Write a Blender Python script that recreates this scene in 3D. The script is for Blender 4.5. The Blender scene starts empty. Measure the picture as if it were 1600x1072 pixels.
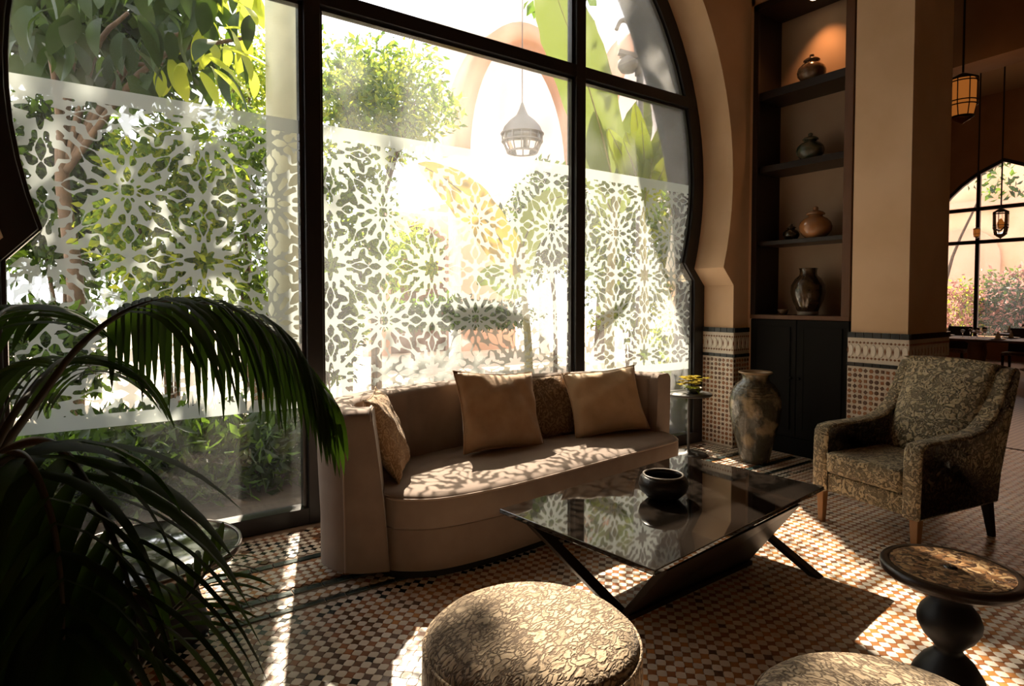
import bpy, math, random
import numpy as np
from mathutils import Vector, Matrix, Euler

PI = math.pi
R_ = math.radians
SC = bpy.context.scene
COL = SC.collection

# ------------------------------------------------------------------ camera
F_PX, PPX, PPY, HCAM, YAW, PITCH = 950.0, 800.0, 500.0, 1.45, R_(35.2), math.atan(0.0333)
cam_d = bpy.data.cameras.new('camera')
cam_d.sensor_width = 36.0
cam_d.lens = F_PX / 1600 * 36
cam_d.shift_y = -(536 - PPY) / 1600
cam_d.clip_start = 0.05
cam_d.clip_end = 300
cam = bpy.data.objects.new('camera', cam_d)
COL.objects.link(cam)
cam.location = (0, 0, HCAM)
cam.rotation_euler = (PI / 2 - PITCH, 0, -YAW)
SC.camera = cam

# ------------------------------------------------------------------ world, sun, exposure
SC.view_settings.view_transform = 'Standard'
SC.view_settings.look = 'None'
SC.view_settings.gamma = 1.0
SC.view_settings.use_curve_mapping = False
SC.view_settings.exposure = 0.52
world = bpy.data.worlds.new('sky')
SC.world = world
world.use_nodes = True
wn = world.node_tree.nodes
bg = wn['Background']
bg.inputs[0].default_value = (0.97, 0.98, 1.0, 1)
bg.inputs[1].default_value = 2.5

sun_d = bpy.data.lights.new('sun', 'SUN')
sun_d.energy = 13.5
sun_d.color = (1.0, 0.86, 0.67)
sun_d.angle = R_(0.6)
sun = bpy.data.objects.new('sun', sun_d)
COL.objects.link(sun)
SUN = Vector((0.33, 1.0, 1.0)).normalized()          # towards the sun
sun.rotation_euler = SUN.to_track_quat('Z', 'Y').to_euler()

# ------------------------------------------------------------------ helpers
RT = Vector((math.cos(YAW), -math.sin(YAW), 0))
FW = Vector((math.sin(YAW), math.cos(YAW), 0))


def P(px, py, d):
    """A point that stands d metres ahead of the viewpoint, in the direction of a pixel of the photograph."""
    a = (px - PPX) / F_PX
    b = -(py - PPY) / F_PX
    c, s = math.cos(PITCH), math.sin(PITCH)
    fw = c + b * s
    up = b * c - s
    k = d / fw
    v = RT * (a * k) + FW * d
    return Vector((v.x, v.y, HCAM + up * k))


def new_mesh(name, verts, faces, mat=None, smooth=False, mats=None, midx=None):
    me = bpy.data.meshes.new(name)
    me.from_pydata([tuple(v) for v in verts], [], faces)
    if mats:
        for m in mats:
            me.materials.append(m)
        if midx is not None:
            me.polygons.foreach_set('material_index', midx)
    elif mat:
        me.materials.append(mat)
    if smooth:
        me.polygons.foreach_set('use_smooth', [True] * len(me.polygons))
    me.update()
    return me


def link(name, me, parent=None, loc=None, rot=None, scale=None):
    o = bpy.data.objects.new(name, me)
    COL.objects.link(o)
    if parent:
        o.parent = parent
    if loc is not None:
        o.location = loc
    if rot is not None:
        o.rotation_euler = rot
    if scale is not None:
        o.scale = scale
    return o


def obj(name, geo, mat, parent=None, smooth=False, loc=None, rot=None):
    return link(name, new_mesh(name, geo[0], geo[1], mat, smooth), parent, loc, rot)


def tag(o, label=None, cat=None, group=None, kind=None):
    if label: o['label'] = label
    if cat: o['category'] = cat
    if group: o['group'] = group
    if kind: o['kind'] = kind
    return o


def thing(name, label, cat, loc=(0, 0, 0), rotz=0.0, group=None):
    o = link(name, None, None, loc, (0, 0, rotz))
    o.empty_display_size = 0.1
    return tag(o, label, cat, group)


def bevel(o, w, seg=2, angle=40):
    m = o.modifiers.new('bevel', 'BEVEL')
    m.width = w
    m.segments = seg
    m.limit_method = 'ANGLE'
    m.angle_limit = R_(angle)
    return o


def join(*geos):
    V, Fc = [], []
    for v, f in geos:
        n = len(V)
        V.extend(v)
        Fc.extend([tuple(i + n for i in q) for q in f])
    return V, Fc


def xf(geo, M):
    return [M @ Vector(v) for v in geo[0]], geo[1]


def box(x0, x1, y0, y1, z0, z1):
    v = [(x0, y0, z0), (x1, y0, z0), (x1, y1, z0), (x0, y1, z0), (x0, y0, z1), (x1, y0, z1), (x1, y1, z1), (x0, y1, z1)]
    f = [(3, 2, 1, 0), (4, 5, 6, 7), (0, 1, 5, 4), (1, 2, 6, 5), (2, 3, 7, 6), (3, 0, 4, 7)]
    return v, f


def hexa(b, t):
    """Eight-cornered block: b four bottom points, t four top points, both counter-clockwise from above."""
    v = list(b) + list(t)
    f = [(3, 2, 1, 0), (4, 5, 6, 7), (0, 1, 5, 4), (1, 2, 6, 5), (2, 3, 7, 6), (3, 0, 4, 7)]
    return v, f


def lathe(prof, n=32, c=(0, 0, 0)):
    """prof: (r, z) from bottom to top; ends close on the axis when r == 0."""
    V, Fc = [], []
    rows = []
    for r, z in prof:
        if r <= 1e-6:
            rows.append([len(V)])
            V.append((c[0], c[1], c[2] + z))
        else:
            rows.append(list(range(len(V), len(V) + n)))
            for i in range(n):
                a = 2 * PI * i / n
                V.append((c[0] + r * math.cos(a), c[1] + r * math.sin(a), c[2] + z))
    for a, b in zip(rows, rows[1:]):
        for i in range(n):
            j = (i + 1) % n
            if len(a) == 1 and len(b) == 1:
                continue
            if len(a) == 1:
                Fc.append((a[0], b[j], b[i]))
            elif len(b) == 1:
                Fc.append((a[i], a[j], b[0]))
            else:
                Fc.append((a[i], a[j], b[j], b[i]))
    return V, Fc


def tube(pts, rad, n=8, cap=True):
    pts = [Vector(p) for p in pts]
    if not hasattr(rad, '__len__'):
        rad = [rad] * len(pts)
    V, Fc = [], []
    up = None
    for i, p in enumerate(pts):
        t = (pts[min(i + 1, len(pts) - 1)] - pts[max(i - 1, 0)]).normalized()
        if up is None:
            up = t.orthogonal().normalized()
        up = (up - t * up.dot(t)).normalized()
        s = t.cross(up)
        for k in range(n):
            a = 2 * PI * k / n
            V.append(p + (up * math.cos(a) + s * math.sin(a)) * rad[i])
    for i in range(len(pts) - 1):
        for k in range(n):
            j = (k + 1) % n
            Fc.append((i * n + k, i * n + j, (i + 1) * n + j, (i + 1) * n + k))
    if cap:
        Fc.append(tuple(range(n - 1, -1, -1)))
        Fc.append(tuple((len(pts) - 1) * n + k for k in range(n)))
    return V, Fc


def spline(pts, n):
    """Catmull-Rom through pts, n samples."""
    pts = [Vector(p) for p in pts]
    q = [pts[0] * 2 - pts[1]] + pts + [pts[-1] * 2 - pts[-2]]
    out = []
    m = len(pts) - 1
    for k in range(n):
        u = k / (n - 1) * m
        i = min(int(u), m - 1)
        t = u - i
        a, b, c, d = q[i], q[i + 1], q[i + 2], q[i + 3]
        out.append(0.5 * ((2 * b) + (c - a) * t + (2 * a - 5 * b + 4 * c - d) * t * t + (3 * b - a - 3 * c + d) * t ** 3))
    return out


def prism(poly, z0, z1):
    """Polygon (x, y) extruded along z; convex or concave n-gon caps."""
    n = len(poly)
    V = [(x, y, z0) for x, y in poly] + [(x, y, z1) for x, y in poly]
    Fc = [tuple(range(n - 1, -1, -1)), tuple(range(n, 2 * n))]
    Fc += [(i, (i + 1) % n, n + (i + 1) % n, n + i) for i in range(n)]
    return V, Fc


def tobj(name, grid, closed_u=False, closed_v=False):
    """Faces of a grid of points grid[u][v]."""
    nu, nv = len(grid), len(grid[0])
    V = [p for row in grid for p in row]
    Fc = []
    for i in range(nu if closed_u else nu - 1):
        for j in range(nv if closed_v else nv - 1):
            a, b = (i + 1) % nu, (j + 1) % nv
            Fc.append((i * nv + j, a * nv + j, a * nv + b, i * nv + b))
    return V, Fc


# ------------------------------------------------------------------ materials
def base_mat(name):
    m = bpy.data.materials.new(name)
    m.use_nodes = True
    return m, m.node_tree.nodes, m.node_tree.links, m.node_tree.nodes['Principled BSDF']


def c4(c):
    return (c[0], c[1], c[2], 1)


def pmat(name, c1, c2=None, scale=4.0, rough=0.6, bump=0.0, bscale=None, metal=0.0, spec=0.5, detail=4, dist=0.0, lo=0.35, hi=0.65, coat=0.0, sheen=0.0, vary=0.0):
    m, N, L, B = base_mat(name)
    B.inputs['Roughness'].default_value = rough
    B.inputs['Metallic'].default_value = metal
    B.inputs['Specular IOR Level'].default_value = spec
    if coat:
        B.inputs['Coat Weight'].default_value = coat
        B.inputs['Coat Roughness'].default_value = 0.08
    if sheen:
        B.inputs['Sheen Weight'].default_value = sheen
        B.inputs['Sheen Roughness'].default_value = 0.4
    tc = N.new('ShaderNodeTexCoord')
    out = None
    if c2 is not None:
        nz = N.new('ShaderNodeTexNoise')
        nz.inputs['Scale'].default_value = scale
        nz.inputs['Detail'].default_value = detail
        nz.inputs['Distortion'].default_value = dist
        L.new(tc.outputs['Object'], nz.inputs['Vector'])
        mr = N.new('ShaderNodeMapRange')
        mr.inputs[1].default_value = lo
        mr.inputs[2].default_value = hi
        L.new(nz.outputs['Fac'], mr.inputs[0])
        mx = N.new('ShaderNodeMix')
        mx.data_type = 'RGBA'
        mx.inputs[6].default_value = c4(c1)
        mx.inputs[7].default_value = c4(c2)
        L.new(mr.outputs[0], mx.inputs[0])
        out = mx.outputs[2]
    if vary:
        oi = N.new('ShaderNodeObjectInfo')
        hs = N.new('ShaderNodeHueSaturation')
        mr2 = N.new('ShaderNodeMapRange')
        mr2.inputs[3].default_value = 1 - vary
        mr2.inputs[4].default_value = 1 + vary
        L.new(oi.outputs['Random'], mr2.inputs[0])
        L.new(mr2.outputs[0], hs.inputs['Value'])
        if out is None:
            hs.inputs['Color'].default_value = c4(c1)
        else:
            L.new(out, hs.inputs['Color'])
        out = hs.outputs[0]
    if out is None:
        B.inputs['Base Color'].default_value = c4(c1)
    else:
        L.new(out, B.inputs['Base Color'])
    if bump:
        nb = N.new('ShaderNodeTexNoise')
        nb.inputs['Scale'].default_value = bscale or scale * 4
        nb.inputs['Detail'].default_value = 5
        L.new(tc.outputs['Object'], nb.inputs['Vector'])
        bp = N.new('ShaderNodeBump')
        bp.inputs['Strength'].default_value = bump
        bp.inputs['Distance'].default_value = 0.01
        L.new(nb.outputs['Fac'], bp.inputs['Height'])
        L.new(bp.outputs[0], B.inputs['Normal'])
    return m


def leaf_mat(name, c, ct, rough=0.4, trans=0.45, vary=0.25):
    """Leaf: diffuse and glossy front, light passing through from behind."""
    m = bpy.data.materials.new(name)
    m.use_nodes = True
    N, L = m.node_tree.nodes, m.node_tree.links
    B = N['Principled BSDF']
    B.inputs['Roughness'].default_value = rough
    B.inputs['Specular IOR Level'].default_value = 0.15
    oi = N.new('ShaderNodeObjectInfo')
    ge = N.new('ShaderNodeNewGeometry')
    ad = N.new('ShaderNodeMath')
    ad.operation = 'ADD'
    L.new(oi.outputs['Random'], ad.inputs[0])
    L.new(ge.outputs['Random Per Island'], ad.inputs[1])
    fr = N.new('ShaderNodeMath')
    fr.operation = 'FRACT'
    L.new(ad.outputs[0], fr.inputs[0])
    mr = N.new('ShaderNodeMapRange')
    mr.inputs[3].default_value = 1 - vary
    mr.inputs[4].default_value = 1 + vary
    L.new(fr.outputs[0], mr.inputs[0])
    outs = []
    for col in (c, ct):
        hs = N.new('ShaderNodeHueSaturation')
        hs.inputs['Color'].default_value = c4(col)
        L.new(mr.outputs[0], hs.inputs['Value'])
        outs.append(hs.outputs[0])
    L.new(outs[0], B.inputs['Base Color'])
    T = N.new('ShaderNodeBsdfTranslucent')
    L.new(outs[1], T.inputs[0])
    mx = N.new('ShaderNodeMixShader')
    mx.inputs[0].default_value = trans
    L.new(B.outputs[0], mx.inputs[1])
    L.new(T.outputs[0], mx.inputs[2])
    L.new(mx.outputs[0], N['Material Output'].inputs[0])
    return m


def glass_mat(name, haze=0.05, tint=(1, 1, 1), gloss=0.06):
    m = bpy.data.materials.new(name)
    m.use_nodes = True
    N, L = m.node_tree.nodes, m.node_tree.links
    N.remove(N['Principled BSDF'])
    tr = N.new('ShaderNodeBsdfTransparent')
    tr.inputs[0].default_value = c4(tint)
    gl = N.new('ShaderNodeBsdfGlossy')
    gl.inputs['Roughness'].default_value = 0.02
    lw = N.new('ShaderNodeFresnel')
    lw.inputs[0].default_value = 1.3
    mx = N.new('ShaderNodeMixShader')
    L.new(lw.outputs[0], mx.inputs[0])
    L.new(tr.outputs[0], mx.inputs[1])
    L.new(gl.outputs[0], mx.inputs[2])
    du = N.new('ShaderNodeBsdfTranslucent')  # white translucent share puts the veiling glare into the pane
    du.inputs[0].default_value = (1, 1, 1, 1)
    tc = N.new('ShaderNodeTexCoord')
    nz = N.new('ShaderNodeTexNoise')
    nz.inputs['Scale'].default_value = 0.7
    nz.inputs['Detail'].default_value = 6
    nz.inputs['Distortion'].default_value = 0.6
    L.new(tc.outputs['Object'], nz.inputs['Vector'])
    mr = N.new('ShaderNodeMapRange')
    mr.inputs[1].default_value = 0.3
    mr.inputs[2].default_value = 0.75
    mr.inputs[3].default_value = haze * 0.4
    mr.inputs[4].default_value = haze * 2.0
    L.new(nz.outputs['Fac'], mr.inputs[0])
    m2 = N.new('ShaderNodeMixShader')
    L.new(mr.outputs[0], m2.inputs[0])
    L.new(mx.outputs[0], m2.inputs[1])
    L.new(du.outputs[0], m2.inputs[2])
    L.new(m2.outputs[0], N['Material Output'].inputs[0])
    return m


def film_mat(name):
    m = bpy.data.materials.new(name)
    m.use_nodes = True
    N, L = m.node_tree.nodes, m.node_tree.links
    N.remove(N['Principled BSDF'])
    tr = N.new('ShaderNodeBsdfTransparent')
    tr.inputs[0].default_value = (0.95, 0.97, 0.94, 1)
    tl = N.new('ShaderNodeBsdfTranslucent')
    tl.inputs[0].default_value = (0.43, 0.47, 0.455, 1)
    df = N.new('ShaderNodeBsdfDiffuse')
    df.inputs[0].default_value = (0.6, 0.62, 0.58, 1)
    a = N.new('ShaderNodeMixShader')
    a.inputs[0].default_value = 0.3
    L.new(tl.outputs[0], a.inputs[1])
    L.new(df.outputs[0], a.inputs[2])
    b = N.new('ShaderNodeMixShader')
    b.inputs[0].default_value = 0.20
    L.new(a.outputs[0], b.inputs[1])
    L.new(tr.outputs[0], b.inputs[2])
    L.new(b.outputs[0], N['Material Output'].inputs[0])
    return m


def scroll_mat(name, dark, mid, light, scale=14.0, bump=0.6, stretch=(1, 1, 1), rough=0.75, warp=0.09, rings=15.0, cell=1.0, edge=0.10, ringlo=-0.8):
    """Woven scroll / paisley cloth: curling outlines from warped cells inside finer cells, with relief."""
    m, N, L, B = base_mat(name)
    B.inputs['Roughness'].default_value = rough
    B.inputs['Specular IOR Level'].default_value = 0.25
    B.inputs['Sheen Weight'].default_value = 0.15
    tc = N.new('ShaderNodeTexCoord')
    mp = N.new('ShaderNodeMapping')
    mp.inputs['Scale'].default_value = stretch
    L.new(tc.outputs['Object'], mp.inputs[0])
    wz = N.new('ShaderNodeTexNoise')
    wz.inputs['Scale'].default_value = scale * 0.55
    wz.inputs['Detail'].default_value = 3
    L.new(mp.outputs[0], wz.inputs['Vector'])
    ad = N.new('ShaderNodeVectorMath')
    ad.operation = 'MULTIPLY_ADD'
    k = warp * 14 / scale
    ad.inputs[1].default_value = (k * 3, k * 3, k * 3)
    L.new(wz.outputs['Color'], ad.inputs[0])
    L.new(mp.outputs[0], ad.inputs[2])
    v = N.new('ShaderNodeTexVoronoi')
    v.feature = 'F1'
    v.inputs['Scale'].default_value = scale
    L.new(ad.outputs[0], v.inputs['Vector'])
    mu = N.new('ShaderNodeMath')
    mu.operation = 'MULTIPLY'
    mu.inputs[1].default_value = rings
    L.new(v.outputs['Distance'], mu.inputs[0])
    # each cell starts its rings at a phase of its own
    sc_ = N.new('ShaderNodeSeparateColor')
    L.new(v.outputs['Color'], sc_.inputs[0])
    ph = N.new('ShaderNodeMath')
    ph.operation = 'MULTIPLY_ADD'
    ph.inputs[1].default_value = 6.28
    L.new(sc_.outputs[0], ph.inputs[0])
    L.new(mu.outputs[0], ph.inputs[2])
    sn = N.new('ShaderNodeMath')
    sn.operation = 'SINE'
    L.new(ph.outputs[0], sn.inputs[0])
    ve = N.new('ShaderNodeTexVoronoi')
    ve.feature = 'DISTANCE_TO_EDGE'
    ve.inputs['Scale'].default_value = scale * cell
    L.new(ad.outputs[0], ve.inputs['Vector'])
    e1 = N.new('ShaderNodeMapRange')
    e1.inputs[1].default_value = 0.02
    e1.inputs[2].default_value = edge
    L.new(ve.outputs['Distance'], e1.inputs[0])
    mr = N.new('ShaderNodeMapRange')
    mr.inputs[1].default_value = ringlo
    mr.inputs[2].default_value = 0.5
    L.new(sn.outputs[0], mr.inputs[0])
    mm = N.new('ShaderNodeMath')
    mm.operation = 'MULTIPLY'
    L.new(mr.outputs[0], mm.inputs[0])
    L.new(e1.outputs[0], mm.inputs[1])
    nz = N.new('ShaderNodeTexNoise')
    nz.inputs['Scale'].default_value = scale * 0.35
    nz.inputs['Detail'].default_value = 3
    L.new(mp.outputs[0], nz.inputs['Vector'])
    m0 = N.new('ShaderNodeMix')
    m0.data_type = 'RGBA'
    m0.inputs[6].default_value = c4(mid)
    m0.inputs[7].default_value = c4(light)
    L.new(nz.outputs['Fac'], m0.inputs[0])
    mx = N.new('ShaderNodeMix')
    mx.data_type = 'RGBA'
    mx.inputs[6].default_value = c4(dark)
    L.new(mm.outputs[0], mx.inputs[0])
    L.new(m0.outputs[2], mx.inputs[7])
    L.new(mx.outputs[2], B.inputs['Base Color'])
    bp = N.new('ShaderNodeBump')
    bp.inputs['Strength'].default_value = bump
    bp.inputs['Distance'].default_value = 0.006
    L.new(mm.outputs[0], bp.inputs['Height'])
    L.new(bp.outputs[0], B.inputs['Normal'])
    return m


def wood_mat(name, c1, c2, rough=0.35, scale=3.0, axis=(1, 1, 12)):
    m, N, L, B = base_mat(name)
    B.inputs['Roughness'].default_value = rough
    tc = N.new('ShaderNodeTexCoord')
    mp = N.new('ShaderNodeMapping')
    mp.inputs['Scale'].default_value = axis
    L.new(tc.outputs['Object'], mp.inputs[0])
    nz = N.new('ShaderNodeTexNoise')
    nz.inputs['Scale'].default_value = scale
    nz.inputs['Detail'].default_value = 5
    nz.inputs['Distortion'].default_value = 0.8
    L.new(mp.outputs[0], nz.inputs['Vector'])
    mx = N.new('ShaderNodeMix')
    mx.data_type = 'RGBA'
    mx.inputs[6].default_value = c4(c1)
    mx.inputs[7].default_value = c4(c2)
    L.new(nz.outputs['Fac'], mx.inputs[0])
    L.new(mx.outputs[2], B.inputs['Base Color'])
    B.inputs['Specular IOR Level'].default_value = 0.3
    return m


M = {}
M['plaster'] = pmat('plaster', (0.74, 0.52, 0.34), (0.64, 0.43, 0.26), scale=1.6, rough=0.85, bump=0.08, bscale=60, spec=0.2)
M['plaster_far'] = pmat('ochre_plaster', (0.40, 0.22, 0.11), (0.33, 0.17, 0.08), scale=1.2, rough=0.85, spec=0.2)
M['ceiling'] = pmat('ceiling_paint', (0.50, 0.34, 0.21), rough=0.9, spec=0.1)
M['ext_plaster'] = pmat('outdoor_plaster', (0.90, 0.83, 0.68), (0.86, 0.78, 0.62), scale=2, rough=0.9, bump=0.1, bscale=50, spec=0.2)
M['frame'] = pmat('black_steel', (0.012, 0.011, 0.012), rough=0.38, spec=0.5)
M['bead'] = pmat('glazing_bead', (0.03, 0.027, 0.025), rough=0.25, spec=0.6)
M['glass'] = glass_mat('hazy_glass', haze=0.028)  # strength of the painted glare is set per pane
M['glass_clear'] = glass_mat('clearer_glass', haze=0.007)
M['glass_right'] = glass_mat('lightly_hazy_glass', haze=0.026)
M['film'] = film_mat('frosted_film')
M['grout'] = pmat('grout', (0.40, 0.31, 0.23), (0.30, 0.22, 0.16), scale=6, rough=0.9)
TR = dict(rough=0.28, spec=0.5)
M['t_white'] = pmat('tile_cream', (0.74, 0.66, 0.56), (0.66, 0.57, 0.47), scale=9, vary=0.12, **TR)
M['t_white2'] = pmat('tile_ivory', (0.82, 0.75, 0.66), (0.72, 0.64, 0.54), scale=9, vary=0.12, **TR)
M['t_brown'] = pmat('tile_brown', (0.33, 0.14, 0.055), (0.26, 0.10, 0.04), scale=9, vary=0.3, **TR)
M['t_orange'] = pmat('tile_honey', (0.48, 0.21, 0.065), (0.40, 0.165, 0.05), scale=9, vary=0.25, **TR)
M['t_umber'] = pmat('tile_umber', (0.15, 0.075, 0.04), (0.11, 0.05, 0.025), scale=9, vary=0.3, **TR)
M['t_black'] = pmat('tile_black', (0.022, 0.022, 0.022), (0.03, 0.035, 0.035), scale=9, rough=0.2)
M['t_green'] = pmat('tile_bottle_green', (0.035, 0.06, 0.055), (0.03, 0.045, 0.05), scale=9, rough=0.2)
M['velvet'] = pmat('taupe_velvet', (0.30, 0.228, 0.182), (0.255, 0.188, 0.15), scale=7, rough=0.8, spec=0.15, sheen=0.35, bump=0.05, bscale=300)
M['piping'] = pmat('taupe_piping', (0.40, 0.30, 0.235), rough=0.7, sheen=0.3)
M['plinth'] = pmat('black_plinth', (0.01, 0.009, 0.008), rough=0.6)
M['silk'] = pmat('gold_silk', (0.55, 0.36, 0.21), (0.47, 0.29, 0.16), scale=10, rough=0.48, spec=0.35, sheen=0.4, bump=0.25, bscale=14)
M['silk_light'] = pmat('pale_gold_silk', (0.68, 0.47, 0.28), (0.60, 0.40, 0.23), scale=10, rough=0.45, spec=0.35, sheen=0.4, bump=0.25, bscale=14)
M['brocade'] = scroll_mat('brown_brocade', (0.17, 0.10, 0.05), (0.30, 0.19, 0.10), (0.40, 0.27, 0.15), scale=16, bump=0.4)
M['brocade_gold'] = scroll_mat('gold_brocade', (0.30, 0.18, 0.09), (0.44, 0.28, 0.15), (0.52, 0.36, 0.21), scale=18, bump=0.5)
M['chair_cloth'] = scroll_mat('olive_scroll_cloth', (0.11, 0.085, 0.045), (0.36, 0.275, 0.155), (0.54, 0.425, 0.26), scale=17, bump=1.0, rings=9, warp=.13, edge=.07, ringlo=-1.2)
M['pouf_cloth'] = scroll_mat('petal_cloth', (0.12, 0.075, 0.04), (0.46, 0.33, 0.20), (0.62, 0.48, 0.32), scale=22, bump=0.6, stretch=(1.0, 1.9, 1.0), rings=5.0, warp=.10, edge=.16, ringlo=-2.4)
M['honey_wood'] = wood_mat('honey_wood', (0.36, 0.18, 0.07), (0.22, 0.10, 0.035), axis=(8, 8, 1))
M['dark_wood'] = wood_mat('dark_wood', (0.028, 0.016, 0.010), (0.016, 0.009, 0.006), rough=0.32, axis=(6, 6, 1))
M['black_wood'] = wood_mat('black_wood', (0.008, 0.007, 0.006), (0.005, 0.004, 0.004), rough=0.5, axis=(6, 6, 1))
M['cabinet_black'] = pmat('matt_black_paint', (0.007, 0.006, 0.005), rough=0.7, spec=0.12)
M['brown_wood'] = wood_mat('brown_wood', (0.15, 0.065, 0.026), (0.09, 0.038, 0.015), rough=0.45, axis=(6, 6, 1))
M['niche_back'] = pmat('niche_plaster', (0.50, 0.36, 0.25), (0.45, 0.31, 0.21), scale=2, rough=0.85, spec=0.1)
M['black_glass'] = pmat('smoked_glass', (0.012, 0.009, 0.007), rough=0.03, spec=0.7)
M['base_lacquer'] = pmat('umber_lacquer', (0.014, 0.009, 0.006), rough=0.4, spec=0.3)
M['bowl'] = pmat('black_stone', (0.012, 0.010, 0.009), (0.02, 0.016, 0.013), scale=20, rough=0.32, bump=0.2, bscale=40)
M['bowl_rim'] = pmat('pale_rim', (0.28, 0.24, 0.20), rough=0.4)
M['urn'] = pmat('mottled_glaze', (0.040, 0.035, 0.020), (0.24, 0.175, 0.095), scale=6, rough=0.25, bump=1.0, bscale=36, lo=0.5, hi=0.62, coat=0.5, detail=12)
M['urn_rim'] = pmat('tan_rim', (0.30, 0.20, 0.11), rough=0.4)
M['jar_shell'] = pmat('mother_of_pearl', (0.26, 0.16, 0.09), (0.10, 0.055, 0.03), scale=16, rough=0.2, coat=0.6)
M['jar_green'] = pmat('green_glaze', (0.03, 0.045, 0.028), (0.17, 0.13, 0.08), scale=8, rough=0.2, coat=0.6)
M['jar_amber'] = pmat('amber_glaze', (0.42, 0.17, 0.055), (0.28, 0.15, 0.08), scale=7, rough=0.2, coat=0.6)
M['jar_dark'] = pmat('dark_glaze', (0.022, 0.015, 0.009), (0.08, 0.045, 0.02), scale=14, rough=0.16, coat=0.8)
M['brass'] = pmat('aged_brass', (0.38, 0.24, 0.09), rough=0.35, metal=1.0)
M['iron'] = pmat('wrought_iron', (0.03, 0.026, 0.022), rough=0.5)
M['iron_ext'] = pmat('weathered_iron', (0.10, 0.09, 0.085), rough=0.6)
M['chrome'] = pmat('steel_rim', (0.25, 0.23, 0.21), rough=0.25, metal=1.0)
M['palm'] = leaf_mat('palm_leaf', (0.010, 0.018, 0.006), (0.07, 0.14, 0.010), rough=0.6, trans=0.28)
M['palm_stem'] = pmat('palm_stem', (0.035, 0.028, 0.012), rough=0.5)
M['cane'] = pmat('palm_cane', (0.045, 0.022, 0.015), (0.02, 0.012, 0.008), scale=20, rough=0.6)
M['pot'] = pmat('terracotta', (0.20, 0.09, 0.05), (0.16, 0.07, 0.04), scale=5, rough=0.8)
M['soil'] = pmat('soil', (0.03, 0.02, 0.012), (0.05, 0.035, 0.02), scale=30, rough=1)
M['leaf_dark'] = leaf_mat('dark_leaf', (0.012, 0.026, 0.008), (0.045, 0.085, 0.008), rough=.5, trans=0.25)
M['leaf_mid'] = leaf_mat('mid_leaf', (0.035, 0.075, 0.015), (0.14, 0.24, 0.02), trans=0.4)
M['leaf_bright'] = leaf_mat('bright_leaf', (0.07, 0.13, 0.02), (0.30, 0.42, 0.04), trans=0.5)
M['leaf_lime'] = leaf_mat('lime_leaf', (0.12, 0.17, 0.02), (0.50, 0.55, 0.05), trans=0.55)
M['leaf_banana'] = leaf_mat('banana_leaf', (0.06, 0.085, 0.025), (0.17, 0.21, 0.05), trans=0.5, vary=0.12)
M['leaf_yellow'] = leaf_mat('yellowed_leaf', (0.18, 0.13, 0.03), (0.42, 0.29, 0.06), trans=0.5, vary=0.12)
M['stalk'] = pmat('banana_stalk', (0.20, 0.19, 0.06), (0.12, 0.10, 0.04), scale=8, rough=0.6)
M['bark'] = pmat('bark', (0.10, 0.065, 0.04), (0.06, 0.04, 0.025), scale=12, rough=0.9, bump=0.5)
M['petal'] = leaf_mat('yellow_petal', (0.50, 0.38, 0.04), (0.62, 0.50, 0.06), trans=0.5)
M['pink_leaf'] = leaf_mat('pink_bract', (0.36, 0.17, 0.15), (0.40, 0.20, 0.17), trans=0.5)
M['pave'] = pmat('pale_paving', (0.62, 0.53, 0.43), (0.52, 0.44, 0.35), scale=0.8, rough=0.9, spec=0.1)
M['earth'] = pmat('garden_earth', (0.04, 0.028, 0.018), (0.025, 0.018, 0.01), scale=4, rough=1)
M['white_wall'] = pmat('white_render', (0.82, 0.79, 0.74), rough=0.9, spec=0.1)
M['pink_trim'] = pmat('pink_render', (0.62, 0.38, 0.27), (0.55, 0.33, 0.23), scale=1, rough=0.9, spec=0.1)
M['pink_wall'] = pmat('rose_render', (0.62, 0.42, 0.33), (0.56, 0.37, 0.28), scale=1, rough=0.9, spec=0.1)
M['terracotta_wall'] = pmat('terracotta_render', (0.16, 0.085, 0.06), rough=0.9, spec=0.1)
M['post'] = pmat('pale_post', (0.50, 0.53, 0.42), (0.44, 0.47, 0.37), scale=6, rough=0.8, bump=0.2, bscale=60, spec=0.2)
M['peach_wall'] = pmat('peach_render', (0.74, 0.50, 0.34), (0.55, 0.33, 0.20), scale=0.6, rough=0.9, spec=0.1)
M['plate'] = pmat('white_china', (0.75, 0.70, 0.65), rough=0.25)
M['linen'] = pmat('folded_linen', (0.70, 0.62, 0.54), rough=0.9)
M['table_glass'] = pmat('ribbed_smoked_glass', (0.05, 0.06, 0.05), rough=0.08, spec=0.8)


def clear_glass(name):
    m, N, L, B = base_mat(name)
    B.inputs['Base Color'].default_value = (0.95, 0.92, 0.88, 1)
    B.inputs['Roughness'].default_value = 0.03
    B.inputs['Transmission Weight'].default_value = 1.0
    return m


M['drink_glass'] = clear_glass('drinking_glass')


def emit_mat(name, col, s):
    m = bpy.data.materials.new(name)
    m.use_nodes = True
    N, L = m.node_tree.nodes, m.node_tree.links
    e = N.new('ShaderNodeEmission')
    e.inputs[0].default_value = c4(col)
    e.inputs[1].default_value = s
    L.new(e.outputs[0], N['Material Output'].inputs[0])
    return m


M['amber_glow'] = emit_mat('lit_amber_glass', (1.0, 0.30, 0.05), 0.20)
M['bulb'] = emit_mat('lit_bulb', (1.0, 0.75, 0.45), 14.0)


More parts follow.
